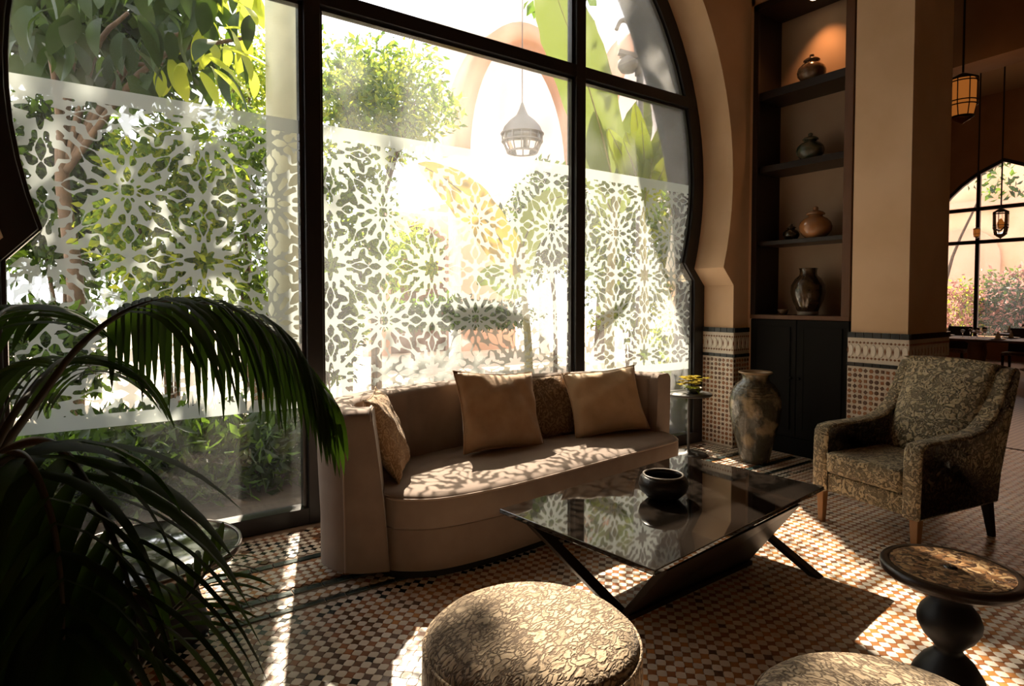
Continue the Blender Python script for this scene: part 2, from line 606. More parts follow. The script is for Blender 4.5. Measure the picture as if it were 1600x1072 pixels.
def mosaic_mat(name):
    m, N, L, B = base_mat(name)
    B.inputs['Roughness'].default_value = 0.4
    tc = N.new('ShaderNodeTexCoord')
    wz = N.new('ShaderNodeTexNoise')
    wz.inputs['Scale'].default_value = 16
    L.new(tc.outputs['Object'], wz.inputs['Vector'])
    ad = N.new('ShaderNodeVectorMath')
    ad.operation = 'MULTIPLY_ADD'
    ad.inputs[1].default_value = (0.09, 0.09, 0.0)
    L.new(wz.outputs['Color'], ad.inputs[0])
    L.new(tc.outputs['Object'], ad.inputs[2])
    v = N.new('ShaderNodeTexVoronoi')
    v.inputs['Scale'].default_value = 52
    L.new(ad.outputs[0], v.inputs['Vector'])
    cr = N.new('ShaderNodeValToRGB')
    cr.color_ramp.interpolation = 'CONSTANT'
    els = cr.color_ramp.elements
    els[0].position, els[0].color = 0.0, (0.06, 0.028, 0.012, 1)
    els[1].position, els[1].color = 0.25, (0.30, 0.15, 0.06, 1)
    for p, c in ((0.45, (0.46, 0.27, 0.12, 1)), (0.7, (0.20, 0.09, 0.035, 1)), (0.82, (0.55, 0.36, 0.18, 1))):
        e = els.new(p)
        e.color = c
    sep = N.new('ShaderNodeSeparateColor')
    L.new(v.outputs['Color'], sep.inputs[0])
    L.new(sep.outputs[0], cr.inputs[0])
    ve = N.new('ShaderNodeTexVoronoi')
    ve.feature = 'DISTANCE_TO_EDGE'
    ve.inputs['Scale'].default_value = 52
    L.new(ad.outputs[0], ve.inputs['Vector'])
    mr = N.new('ShaderNodeMapRange')
    mr.inputs[1].default_value = 0.03
    mr.inputs[2].default_value = 0.07
    L.new(ve.outputs['Distance'], mr.inputs[0])
    mx = N.new('ShaderNodeMix')
    mx.data_type = 'RGBA'
    mx.inputs[6].default_value = (0.16, 0.085, 0.04, 1)
    L.new(mr.outputs[0], mx.inputs[0])
    L.new(cr.outputs[0], mx.inputs[7])
    L.new(mx.outputs[2], B.inputs['Base Color'])
    bp = N.new('ShaderNodeBump')
    bp.inputs['Distance'].default_value = 0.004
    bp.inputs['Strength'].default_value = 0.7
    L.new(mr.outputs[0], bp.inputs['Height'])
    L.new(bp.outputs[0], B.inputs['Normal'])
    return m


M['mosaic'] = mosaic_mat('carved_mosaic')


def far_floor_mat(name):
    """Small checker tiles, too far away to tell apart."""
    m, N, L, B = base_mat(name)
    B.inputs['Roughness'].default_value = 0.3
    tc = N.new('ShaderNodeTexCoord')
    mp = N.new('ShaderNodeMapping')
    mp.inputs['Rotation'].default_value = (0, 0, R_(45))
    L.new(tc.outputs['Object'], mp.inputs[0])
    ch = N.new('ShaderNodeTexChecker')
    ch.inputs['Scale'].default_value = 27.7
    ch.inputs[1].default_value = (0.52, 0.34, 0.22, 1)  # both tones carry the orange light of the far room
    ch.inputs[2].default_value = (0.26, 0.10, 0.04, 1)
    L.new(mp.outputs[0], ch.inputs[0])
    L.new(ch.outputs[0], B.inputs['Base Color'])
    return m


M['far_floor'] = far_floor_mat('checker_tiles_far')

# ================================================================== ROOM SHELL
ZC = 6.4
YI, YG, YO = 3.6, 4.0, 4.31          # inner wall face, glass, outer wall face
CX, CZ, RO = 2.35, 2.61, 2.80        # horseshoe arch: centre and opening radius
ZN1, ZN2 = 1.76, 1.59                # notch
HN = math.sqrt(RO ** 2 - (CZ - ZN1) ** 2)
HL = 2.83


def arch_outline(off=0.0, n=56):
    """Opening outline (x, z) from bottom left, up over the arch, to bottom right; off > 0 shrinks it."""
    r = RO - off
    z1, z2 = ZN1 + off * 0.35, ZN2 + off * 0.35
    a0 = math.asin(max(-1, (z1 - CZ) / r))
    pts = [(CX - HL + off, 0.0), (CX - HL + off, z2)]
    for k in range(n + 1):
        a = PI - a0 + (a0 * 2 - PI) * k / n
        pts.append((CX + r * math.cos(a), CZ + r * math.sin(a)))
    pts += [(CX + HL - off, z2), (CX + HL - off, 0.0)]
    return pts


def wall_with_hole(y0, y1, x0, x1, z1, hole):
    """Wall slab between y0 and y1 pierced by the outline hole (x, z), open at the floor."""
    V, Fc = [], []
    n = len(hole)
    out = []
    for (x, z) in hole:
        # push each outline point out to the rectangle
        if z < ZN2 + 1e-6:
            out.append((x0 if x < CX else x1, z))
        else:
            dx, dz = x - CX, z - 1.2
            k = []
            if dx > 1e-9: k.append((x1 - CX) / dx)
            if dx < -1e-9: k.append((x0 - CX) / dx)
            if dz > 1e-9: k.append((z1 - 1.2) / dz)
            t = min(k)
            out.append((CX + dx * t, 1.2 + dz * t))
    for y in (y0, y1):
        V += [(x, y, z) for x, z in hole]
        V += [(x, y, z) for x, z in out]
    for i in range(n - 1):
        Fc.append((i, i + 1, n + i + 1, n + i))
        Fc.append((2 * n + i, 3 * n + i, 3 * n + i + 1, 2 * n + i + 1))
        Fc.append((i + 1, i, 2 * n + i, 2 * n + i + 1))
    # corner fill triangles
    for i in range(n - 1):
        a, b = out[i], out[i + 1]
        if abs(a[0] - b[0]) > 1e-4 and abs(a[1] - b[1]) > 1e-4:
            cxn = x0 if a[0] < CX else x1
            c = len(V)
            V += [(cxn, y0, z1), (cxn, y1, z1)]
            Fc.append((n + i, n + i + 1, c))
            Fc.append((3 * n + i + 1, 3 * n + i, c + 1))
    return V, Fc


def struct(name, geo, mat, smooth=False):
    o = obj(name, geo, mat, None, smooth)
    o['kind'] = 'structure'
    return o


hole = arch_outline()
w = struct('wall_window', wall_with_hole(YI, YO - 0.02, -3.6, 10.1, ZC, hole), M['plaster'])
w2 = obj('outer_render', wall_with_hole(YO - 0.02, YO, -3.6, 10.1, ZC, hole), M['ext_plaster'], w)
# outer half of the reveal, pale outdoor plaster
rev = []
for y in (YG + 0.05, YO + 0.002):
    rev.append([(CX + (x - CX) * 0.997, y, z) for x, z in hole])
obj('outer_reveal', tobj('r', rev), M['ext_plaster'], w)
struct('wall_left', box(-3.6, -3.4, -6.0, YI, 0, ZC), M['plaster'])
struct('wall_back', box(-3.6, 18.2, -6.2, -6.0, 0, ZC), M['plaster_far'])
struct('ceiling', join(box(-3.6, 10.1, -6.2, YO, ZC, ZC + 0.2), box(10.1, 18.2, -6.2, 8.2, ZC, ZC + 0.2)), M['ceiling'])
# wall behind the display niche and the block beside it
WX = 5.42
wr = struct('wall_right', join(box(WX + 0.5, 7.5, 2.62, YI, 0, ZC),
                               box(WX, WX + 0.5, 3.56, YI, 0, ZC),
                               box(WX, WX + 0.5, 2.55, YI, 4.32, ZC)), M['plaster'])
struct('column', box(5.38, 6.14, 2.14, 2.58, 0, ZC), M['plaster'])
# far dining room
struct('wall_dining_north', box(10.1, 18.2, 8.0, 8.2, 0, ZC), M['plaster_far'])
struct('wall_dining_west', box(9.95, 10.1, YO - .02, 8.2, 0, ZC), M['ext_plaster'])


# dining room arch beam: a bulkhead with a shallow arch
def bulkhead():
    pts = []
    for k in range(17):
        y = -6 + 14 * k / 16
        pts.append((y, 4.95 - 0.010 * (y - 1.8) ** 2))
    poly = [(-6, ZC)] + pts + [(8, ZC)]
    V = [(10.7, y, z) for y, z in poly] + [(11.3, y, z) for y, z in poly]
    n = len(poly)
    Fc = [tuple(range(n)), tuple(range(2 * n - 1, n - 1, -1))] + [(i, n + i, n + (i + 1) % n, (i + 1) % n) for i in range(n)]
    return V, Fc


struct('beam_dining', bulkhead(), M['plaster_far'])

# pointed window of the far dining room, in the wall at x = 18
FXW = 18.0
PYC, PZT, PHW, PZS = 5.18, 4.83, 1.75, 2.4


def pointed(hw, zs, zt, n=10):
    """Pointed arch outline (y, z) from low right to apex to low left."""
    L_ = []
    h = zt - zs
    r = (hw * hw + h * h) / (2 * hw)
    for k in range(n + 1):
        t = k / n
        z = zs + h * t
        y = (hw - r) + math.sqrt(max(r * r - (z - zs) ** 2, 0))
        L_.append((max(y, 0), z))
    return L_


def pointed_wall():
    s = pointed(PHW, PZS, PZT)
    right = [(PHW, 0.55)] + s
    hole_ = [(PYC + y, z) for y, z in right] + [(PYC - y, z) for y, z in reversed(right)][1:]
    y0, y1 = -6.0, 8.0
    outl = []
    for (y, z) in hole_:
        outl.append((y1 if y > PYC + 1e-6 else (y0 if y < PYC - 1e-6 else PYC), z if abs(y - PYC) > 1e-6 else ZC))
    V, Fc = [], []
    n = len(hole_)
    for x in (FXW, FXW + 0.3):
        V += [(x, y, z) for y, z in hole_] + [(x, y, z) for y, z in outl]
    half = n // 2
    for i in range(n - 1):
        if i in (half - 1, half):
            continue
        Fc.append((i, i + 1, n + i + 1, n + i))
        Fc.append((2 * n + i, 3 * n + i, 3 * n + i + 1, 2 * n + i + 1))
    for i in range(n - 1):
        Fc.append((i + 1, i, 2 * n + i, 2 * n + i + 1))
    for base in (0, 2 * n):
        for (i, cy) in ((half - 1, y1), (half + 1, y0)):
            c = len(V)
            x = FXW if base == 0 else FXW + 0.3
            V.append((x, cy, ZC))
            Fc.append((base + i, base + half, base + n + half, c))
            Fc.append((base + i, c, base + n + i))
    # sill below the window
    c = len(V)
    b = box(FXW, FXW + 0.3, y0, y1, 0, 0.55)
    return join((V, Fc), b)


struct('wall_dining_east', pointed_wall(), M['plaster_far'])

# ------------------------------------------------------------------ floor and its tiles
floor = struct('floor', box(-3.6, 7.4, -6.2, YO, -0.12, -0.006), M['grout'])
struct('floor_dining', join(box(7.4, 10.0, -6.2, YO - .3, -0.12, -0.002), box(10.0, 18.2, -6.2, 8.2, -0.12, -0.002)), M['far_floor'])

PT = 0.051


def tile_geo(kind, cx, cy, rng, h=0.0):
    """One small glazed tile: a bulging eight-sided cream one or a waisted brown one, with sloping edges."""
    hd = PT / 2
    r1 = hd * 0.99
    if kind == 'w':
        pts = [(r1 * 1.0, 0), (r1 * 0.60, r1 * 0.56), (0, r1 * 0.97), (-r1 * 0.60, r1 * 0.56), (-r1 * 1.0, 0), (-r1 * 0.60, -r1 * 0.56), (0, -r1 * 0.97), (r1 * 0.60, -r1 * 0.56)]
    else:
        pts = [(r1 * 0.96, 0), (r1 * 0.44, r1 * 0.42), (0, r1 * 0.98), (-r1 * 0.44, r1 * 0.42), (-r1 * 0.96, 0), (-r1 * 0.44, -r1 * 0.42), (0, -r1 * 0.98), (r1 * 0.44, -r1 * 0.42)]
    tx, ty = rng.uniform(-.025, .025), rng.uniform(-.025, .025)
    j = 0.0015
    ox, oy = rng.uniform(-j, j), rng.uniform(-j, j)
    V = [(cx + ox + x, cy + oy + y, -0.006) for x, y in pts]
    V += [(cx + ox + x * .965, cy + oy + y * .965, h + x * tx + y * ty) for x, y in pts]
    n = 8
    Fc = [tuple(range(n, 2 * n))] + [(i, (i + 1) % n, n + (i + 1) % n, n + i) for i in range(n)]
    return V, Fc


LINES = ((3.40, 3.45), (3.03, 3.08), (2.87, 2.905))        # bottle green border courses


def build_tiles():
    rng = random.Random(5)
    mats = [M['t_white'], M['t_white2'], M['t_brown'], M['t_orange'], M['t_umber'], M['t_black'], M['t_green']]
    cells = []
    nx0, nx1 = int(-1.6 / PT), int(7.35 / PT)
    ny0, ny1 = int(-1.6 / PT), int((YI + 0.28) / PT)
    for iy in range(ny0, ny1):
        for ix in range(nx0, nx1):
            for kind, ox in (('b', 0.0), ('w', 0.5)):
                x, y = (ix + ox) * PT, (iy + ox) * PT
                d = x * FW.x + y * FW.y
                lat = x * RT.x + y * RT.y
                if d < 0.4 or lat < -1.1 * d - 0.5 or lat > 1.4 * d + 0.9:
                    continue
                if x > WX and y > 2.1:
                    continue
                if any(a - PT * .42 < y < b + PT * .42 for a, b in LINES):
                    continue
                if y > YI - 0.02 and not (CX - HL + .05 < x < CX + HL - .05):
                    continue
                near_border = y > 2.6
                u = rng.random()
                if kind == 'w':
                    mi = 0 if u < .6 else 1
                    if y > 3.45 and u < .12: mi = 4
                elif y > 3.45:
                    mi = 5 if u < .45 else (4 if u < .8 else 2)
                elif 2.72 < y < 2.87:
                    mi = 5 if u < .5 else (6 if u < .7 else 2)
                elif y > 2.9:
                    mi = 2 if u < .6 else (4 if u < .8 else 3)
                elif x < 1.1:
                    mi = 2 if u < .45 else (4 if u < .95 else 5)
                else:
                    mi = 3 if u < .45 else (2 if u < .9 else 4)
                cells.append((d, lat, kind, x, y, mi))
    # the 300 that show largest become pieces of their own
    def vis(c):
        d, lat = c[0], c[1]
        py = 468 + 1377 / d
        px = 800 + 950 * lat / d
        hidden = (660 < px < 1015 and py > 905) or (1270 < px < 1560 and py > 1040) or px < 300 or (px > 1390 and 850 < py < 950)
        return 0 <= px <= 1600 and py <= 1072 and not hidden
    cells.sort(key=lambda c: (0 if vis(c) else 1, c[0]))
    singles, rest = cells[:300], cells[300:]
    variants = {}
    for d, lat, kind, x, y, mi in singles:
        v = rng.randrange(4)
        key = (kind, mi, v)
        if key not in variants:
            g = tile_geo(kind, 0, 0, rng, h=rng.uniform(-.0006, .0006))
            variants[key] = new_mesh('tile', g[0], g[1], mats[mi])
        link('tile', variants[key], floor, (x, y, 0))
    V, Fc, mi_ = [], [], []
    for d, lat, kind, x, y, mi in rest:
        g = tile_geo(kind, x, y, rng, h=rng.uniform(-.0006, .0006))
        n = len(V)
        V += g[0]
        Fc += [tuple(i + n for i in f) for f in g[1]]
        mi_ += [mi] * len(g[1])
    o = link('small_tiles', new_mesh('small_tiles', V, Fc, None, False, mats, mi_), floor)
    o['kind'] = 'stuff'
    # border courses
    V, Fc = [], []
    geos = []
    for a, b in LINES:
        x = -1.6
        while x < 5.9:
            l = rng.uniform(.10, .16)
            hh = rng.uniform(-.0008, .0008)
            xs = min(x + l - .004, 7.3)
            if not (xs > WX and b > 2.1):
                geos.append(hexa([(x, a, -.006), (xs, a, -.006), (xs, b, -.006), (x, b, -.006)],
                                 [(x + .002, a + .002, hh), (xs - .002, a + .002, hh), (xs - .002, b - .002, hh), (x + .002, b - .002, hh)]))
            x += l
    for g in geos:
        cxx = sum(v[0] for v in g[0]) / 8
        link('border_tile', new_mesh('border_tile', [(v[0] - cxx, v[1], v[2]) for v in g[0]], g[1], M['t_green']), floor, (cxx, 0, 0))


build_tiles()


# ------------------------------------------------------------------ tiled dado on the pillar and the column
def dado(parent, face, seed):
    """face: (origin, along unit vector, outward normal, width). Tiles stand proud of the plaster."""
    rng = random.Random(seed)
    O, A, Nn, W = Vector(face[0]), Vector(face[1]), Vector(face[2]), face[3]

    def slab(u0, u1, z0, z1, t0, t1, ins=0.0015):
        b = []
        for (u, z, t) in ((u0, z0, t0), (u1, z0, t0), (u1, z1, t0), (u0, z1, t0)):
            b.append(O + A * u + Nn * t + Vector((0, 0, z)))
        tt = []
        for (u, z) in ((u0 + ins, z0 + ins), (u1 - ins, z0 + ins), (u1 - ins, z1 - ins), (u0 + ins, z1 - ins)):
            tt.append(O + A * u + Nn * t1 + Vector((0, 0, z)))
        return b + tt, [(3, 2, 1, 0), (4, 5, 6, 7), (0, 1, 5, 4), (1, 2, 6, 5), (2, 3, 7, 6), (3, 0, 4, 7)]

    def dia(uc, zc, ru, rz, t0, t1, n=4, rot=0):
        b = [O + A * (uc + ru * math.cos(2 * PI * k / n + rot)) + Nn * t0 + Vector((0, 0, zc + rz * math.sin(2 * PI * k / n + rot))) for k in range(n)]
        tt = [O + A * (uc + ru * .9 * math.cos(2 * PI * k / n + rot)) + Nn * t1 + Vector((0, 0, zc + rz * .9 * math.sin(2 * PI * k / n + rot))) for k in range(n)]
        return b + tt, [tuple(range(n, 2 * n))] + [(i, (i + 1) % n, n + (i + 1) % n, n + i) for i in range(n)]

    obj('dado_backing', slab(0, W, 0.0, 1.175, -0.002, 0.016), M['t_white'], parent)
    n = max(2, round(W / 0.066))
    for z0, z1, nm in ((1.128, 1.175, 'black_tile'), (0.885, 0.918, 'black_tile')):
        for k in range(n):
            obj(nm, slab(W * k / n + .0015, W * (k + 1) / n - .0015, z0, z1, 0.014, 0.026 + rng.uniform(-.001, .001)), M['t_black'], parent)
    # frieze of interlaced lozenges
    g, g2 = [], []
    m = max(2, round(W / 0.062))
    for k in range(m):
        uc = W * (k + .5) / m
        g.append(dia(uc, 1.022, .021, .055, .014, .021, 8))
        for zz in (0.958, 1.088):
            g2.append(dia(W * (k + .25) / m, zz, .012, .011, .014, .02))
            g2.append(dia(W * (k + .75) / m, zz, .012, .011, .014, .02))
        g2.append(dia(W * k / m + .004 if k == 0 else W * k / m, 1.022, .008, .03, .014, .019))
    o = obj('frieze_lozenges', join(*g), M['t_white2'], parent); o['kind'] = 'stuff'
    o = obj('frieze_points', join(*g2), M['t_brown'], parent); o['kind'] = 'stuff'
    # chequer below
    ga, gb = [], []
    p = 0.0455
    nc, nr = max(2, round(W / p)), round(0.86 / p)
    for i in range(nc):
        for j in range(nr):
            uc, zc = W * (i + .5) / nc, 0.015 + 0.86 * (j + .5) / nr
            (ga if rng.random() < .6 else gb).append(dia(uc + rng.uniform(-.002, .002), zc + rng.uniform(-.002, .002), .0185, .0192, .014, .021, 6 if rng.random() < .5 else 4, rng.uniform(-.15, .15) + PI / 4 * (rng.random() < .4)))
    o = obj('chequer_tiles', join(*ga), M['t_brown'], parent); o['kind'] = 'stuff'
    o = obj('dark_chequer_tiles', join(*gb), M['t_umber'], parent); o['kind'] = 'stuff'


pillar_x = CX + HL
dado(w, ((pillar_x, YG - 0.06, 0), (0, -1, 0), (-1, 0, 0), YG - 0.06 - YI + 0.02), 1)
dado(w, ((pillar_x - 0.02, YI, 0), (1, 0, 0), (0, -1, 0), WX - pillar_x + 0.02), 2)
colo = bpy.data.objects['column']
dado(colo, ((5.38, 2.60, 0), (0, -1, 0), (-1, 0, 0), 0.48), 3)
dado(colo, ((5.36, 2.14, 0), (1, 0, 0), (0, -1, 0), 0.80), 4)

# ================================================================== MAIN WINDOW
win = link('window_1', None)
tag(win, 'horseshoe-arch window in black steel with a frosted lace band, facing the garden', None, None, 'structure')


def arch_band(o0, o1, y0, y1):
    a, b = arch_outline(o0), arch_outline(o1)
    grid = []
    for (p, q) in zip(a, b):
        grid.append([(p[0], y0, p[1]), (q[0], y0, q[1]), (q[0], y1, q[1]), (p[0], y1, p[1])])
    V, Fc = tobj('x', grid, False, True)
    n = len(V)
    Fc += [(0, 1, 2, 3), (n - 1, n - 2, n - 3, n - 4)]
    return V, Fc


MX1, MX2, TZ = 1.22, 3.49, 3.385
bevel(obj('arch_frame', arch_band(-0.004, 0.148, YG - 0.06, YG + 0.055), M['frame'], win), 0.006)
obj('glazing_bead', arch_band(0.148, 0.166, YG - 0.03, YG + 0.02), M['bead'], win)


def zlim(x, off):
    """Height of the arch above x for an outline shrunk by off."""
    r = RO - off
    return CZ + math.sqrt(max(r * r - (x - CX) ** 2, 0))


for mx in (MX1, MX2):
    bevel(obj('mullion', box(mx - .052, mx + .052, YG - .075, YG + .05, 0.0, zlim(mx, 0.03)), M['frame'], win), 0.005)
    for s in (-1, 1):
        obj('mullion_bead', box(mx + s * .064 - .012, mx + s * .064 + .012, YG - .035, YG + .02, 0.1, zlim(mx, 0.1)), M['bead'], win)
hx = math.sqrt((RO - .05) ** 2 - (TZ - CZ) ** 2)
bevel(obj('transom', box(CX - hx, CX + hx, YG - .072, YG + .048, TZ - .05, TZ + .05), M['frame'], win), 0.005)
obj('transom_bead', box(CX - hx + .05, CX + hx - .05, YG - .035, YG + .02, TZ - .072, TZ - .05), M['bead'], win)
bevel(obj('bottom_rail', box(CX - HL + .05, CX + HL - .05, YG - .07, YG + .05, 0.0, 0.105), M['frame'], win), 0.005)


def pane(x0, x1, z0, z1):
    """Sheet of glass between two uprights, cut to the arch."""
    o = arch_outline(0.09, 120)
    n = 40
    V, Fc = [], []

    def xl(z):
        if z < ZN2: return CX - HL + .09, CX + HL - .09
        r = RO - .09
        h = math.sqrt(max(r * r - (z - CZ) ** 2, 0))
        if z < ZN1:
            t = (z - ZN2) / (ZN1 - ZN2)
            hh = (HL - .09) * (1 - t) + HN * t - .09 * t
            h = min(h, hh) if h > 0 else hh
        return CX - h, CX + h
    zt = min(z1, max(zlim(min(max(CX, x0), x1), .09), z0))
    pts = []
    zs = [z0 + (zt - z0) * k / n for k in range(n + 1)]
    for y in (YG - .004, YG + .004):
        for z in zs:
            a, b = xl(z)
            xa, xb = max(a, x0), min(b, x1)
            if xa > xb: xa = xb = min(max((a + b) / 2, x0), x1)
            V += [(xa, y, z), (xb, y, z)]
    m = 2 * (n + 1)
    for k in range(n):
        i = 2 * k
        Fc.append((i, i + 1, i + 3, i + 2))
        Fc.append((m + i, m + i + 2, m + i + 3, m + i + 1))
        Fc.append((i, i + 2, m + i + 2, m + i))
        Fc.append((i + 1, m + i + 1, m + i + 3, i + 3))
    return V, Fc


XL, XR = CX - RO, CX + RO
for (a, b) in ((XL - .1, MX1 - .05), (MX1 + .05, MX2 - .05), (MX2 + .05, XR + .1)):
    for (c, d) in ((0.1, TZ - .05), (TZ + .05, 5.6)):
        obj('glass_pane', pane(a, b, c, d), M['glass_clear' if a < 0 else ('glass' if a < MX2 else 'glass_right')], win)


# frosted lace film -------------------------------------------------
def frosted_film():
    rng = random.Random(23)
    Pp = 0.753
    res = 0.007
    hp = Pp / 2
    sites = []
    base = []
    tries = 0
    while tries < 4000:
        tries += 1
        x = rng.uniform(0.0, hp)
        y = rng.uniform(0, x)
        u = rng.random()
        if u < .12: y = 0.0
        elif u < .22: y = x
        elif u < .34: x = hp; y = min(y, hp)
        if math.hypot(x, y) < .125: continue
        if all(math.hypot(x - b[0], y - b[1]) > .058 for b in base):
            ang = rng.choice([math.atan2(y, x), math.atan2(y, x) + PI / 2, rng.uniform(0, PI)])
            if y == 0 or x == hp: ang = rng.choice([0, PI / 2])
            if y == x: ang = rng.choice([PI / 4, -PI / 4])
            base.append((x, y, ang, rng.uniform(1.25, 1.9), rng.uniform(.048, .072)))
    for (x, y, a, k, rr) in base:
        c, s = math.cos(a), math.sin(a)
        seen = set()
        for sw in (0, 1):
            for sx in (1, -1):
                for sy in (1, -1):
                    X, Y, C, S = (x, y, c, s) if not sw else (y, x, s, c)
                    X, C, Y, S = X * sx, C * sx, Y * sy, S * sy
                    for tx in (-1, 0, 1):
                        for ty in (-1, 0, 1):
                            q = (round(X + tx * Pp, 4), round(Y + ty * Pp, 4))
                            if q in seen or abs(q[0]) > hp + .12 or abs(q[1]) > hp + .12: continue
                            seen.add(q)
                            sites.append((q[0], q[1], C, S, k, rr))
    n = int(round(Pp / res))
    g = (np.arange(n) / n - .5) * Pp
    GX, GY = np.meshgrid(g, g)
    # organic warp that keeps the mirror symmetry
    F1 = np.full(GX.shape, 9.0)
    F2 = np.full(GX.shape, 9.0)
    RR = np.zeros(GX.shape)
    for (x, y, c, s, k, rr) in sites:
        dx, dy = GX - x, GY - y
        u = dx * c + dy * s
        v = (-dx * s + dy * c) * k
        d = np.sqrt(u * u + v * v)
        m1 = d < F1
        F2 = np.where(m1, F1, np.minimum(F2, d))
        RR = np.where(m1, rr, RR)
        F1 = np.where(m1, d, F1)
    vor = np.minimum((F2 - F1) - .019, RR - F1)
    # curling strands: band-limited noise made mirror-symmetric
    rn = np.random.default_rng(9)
    k = np.fft.fftfreq(n, d=Pp / n)
    KX, KY = np.meshgrid(k, k)
    kr = np.hypot(KX, KY)
    nz = np.zeros((n, n))
    for k0, amp in ((9.0, 1.0), (14.0, .5)):
        sp = np.fft.fft2(rn.normal(size=(n, n))) * np.exp(-((kr - k0) / 1.9) ** 2)
        q = np.real(np.fft.ifft2(sp))
        nz += amp * q / q.std()
    fl = lambda A, ax: np.roll(np.flip(A, ax), 1, ax)
    for op in (lambda A: fl(A, 0), lambda A: fl(A, 1), lambda A: A.T):
        nz = (nz + op(nz)) / 1.41
    loc = np.real(np.fft.ifft2(np.fft.fft2(nz * nz) * np.exp(-(kr / 3.0) ** 2)))
    nz = nz / np.sqrt(np.maximum(loc, .05))
    vr = np.clip(vor, -.02, .03)
    f = .95 * nz * .011 + .55 * vr
    f = f - np.quantile(f, .38)
    # leaf-shaped openings along the axes and the diagonals
    lens = []
    for (x, y, a, l, w_) in ((0, .205, PI / 2, .062, .022), (0, .315, PI / 2, .045, .026), (.215, .215, PI / 4, .070, .030), (.376, .13, PI / 2, .05, .03), (.3765, .3765, PI / 4, .034, .034), (.3765, .29, PI / 2, .042, .018), (.33, .345, PI * .75, .0, .0)):
        for sw in (0, 1):
            for sx in (1, -1):
                for sy in (1, -1):
                    X, Y, C, S = (x, y, math.cos(a), math.sin(a)) if not sw else (y, x, math.sin(a), math.cos(a))
                    lens.append((X * sx, Y * sy, C * sx, S * sy, l, w_))
    LF = np.full(GX.shape, -9.0)
    for (x, y, c, s_, l, w_) in lens:
        dx = (GX - x + hp) % Pp - hp
        dy = (GY - y + hp) % Pp - hp
        if l <= 0: continue
        u = np.abs(dx * c + dy * s_) / l
        v = np.abs(-dx * s_ + dy * c) / w_
        LF = np.maximum(LF, ((1 - np.minimum(u, 1) ** 1.6) - v) * w_)
    f = np.where(LF > -.015, np.where(LF > -.0015, LF, np.minimum(f, -.002)), f)
    r = np.hypot(GX, GY)
    ph = np.arctan2(GY, GX)
    rs = .062 + .016 * np.cos(8 * ph) + .030 * np.maximum(np.cos(4 * ph), 0) ** 3
    f = np.minimum(f, r - rs - .017)
    f = np.maximum(f, rs - r)
    x0, z0, zt = 0.59, 1.68, 2.595
    zb = 0.75
    for (pa, pb) in ((CX - RO + .1, MX1 - .05), (MX1 + .05, MX2 - .05), (MX2 + .05, CX + RO - .1)):
        xs = np.arange(pa - .02, pb + .03, res)
        zs = np.arange(zb - .02, zt + .03, res)
        XX, ZZ = np.meshgrid(xs, zs)
        iu = (np.floor(((XX - x0) / Pp + .5) % 1.0 * n)).astype(int) % n
        iv = (np.floor(((ZZ - z0) / Pp + .5) % 1.0 * n)).astype(int) % n
        # bilinear sample
        uu = (((XX - x0) / Pp + .5) % 1.0) * n
        vv = (((ZZ - z0) / Pp + .5) % 1.0) * n
        i0 = np.floor(uu).astype(int); j0 = np.floor(vv).astype(int)
        fu, fv = uu - i0, vv - j0
        fn = lambda a, b: f[b % n, a % n]
        val = fn(i0, j0) * (1 - fu) * (1 - fv) + fn(i0 + 1, j0) * fu * (1 - fv) + fn(i0, j0 + 1) * (1 - fu) * fv + fn(i0 + 1, j0 + 1) * fu * fv
        h = -val
        h = np.maximum(h, ZZ - (zt - .085))
        h = np.maximum(h, (zb + .075) - ZZ)
        # clip to pane
        rr_ = RO - .15
        harc = np.sqrt(np.maximum(rr_ ** 2 - (ZZ - CZ) ** 2, 0))
        hw = np.where(ZZ > ZN1, harc, np.where(ZZ < ZN2, HL - .15, HL - .15 - (ZZ - ZN2) / (ZN1 - ZN2) * (HL - HN)))
        clip = np.minimum.reduce([XX - pa, pb - XX, ZZ - zb, zt - ZZ, hw - np.abs(XX - CX)])
        h = np.minimum(h, clip)
        V, Fc = march(xs, zs, h)
        o = link('frosted_film', new_mesh('frosted_film', V, Fc, M['film']), win)
        o['label'] = 'frosted lace film'


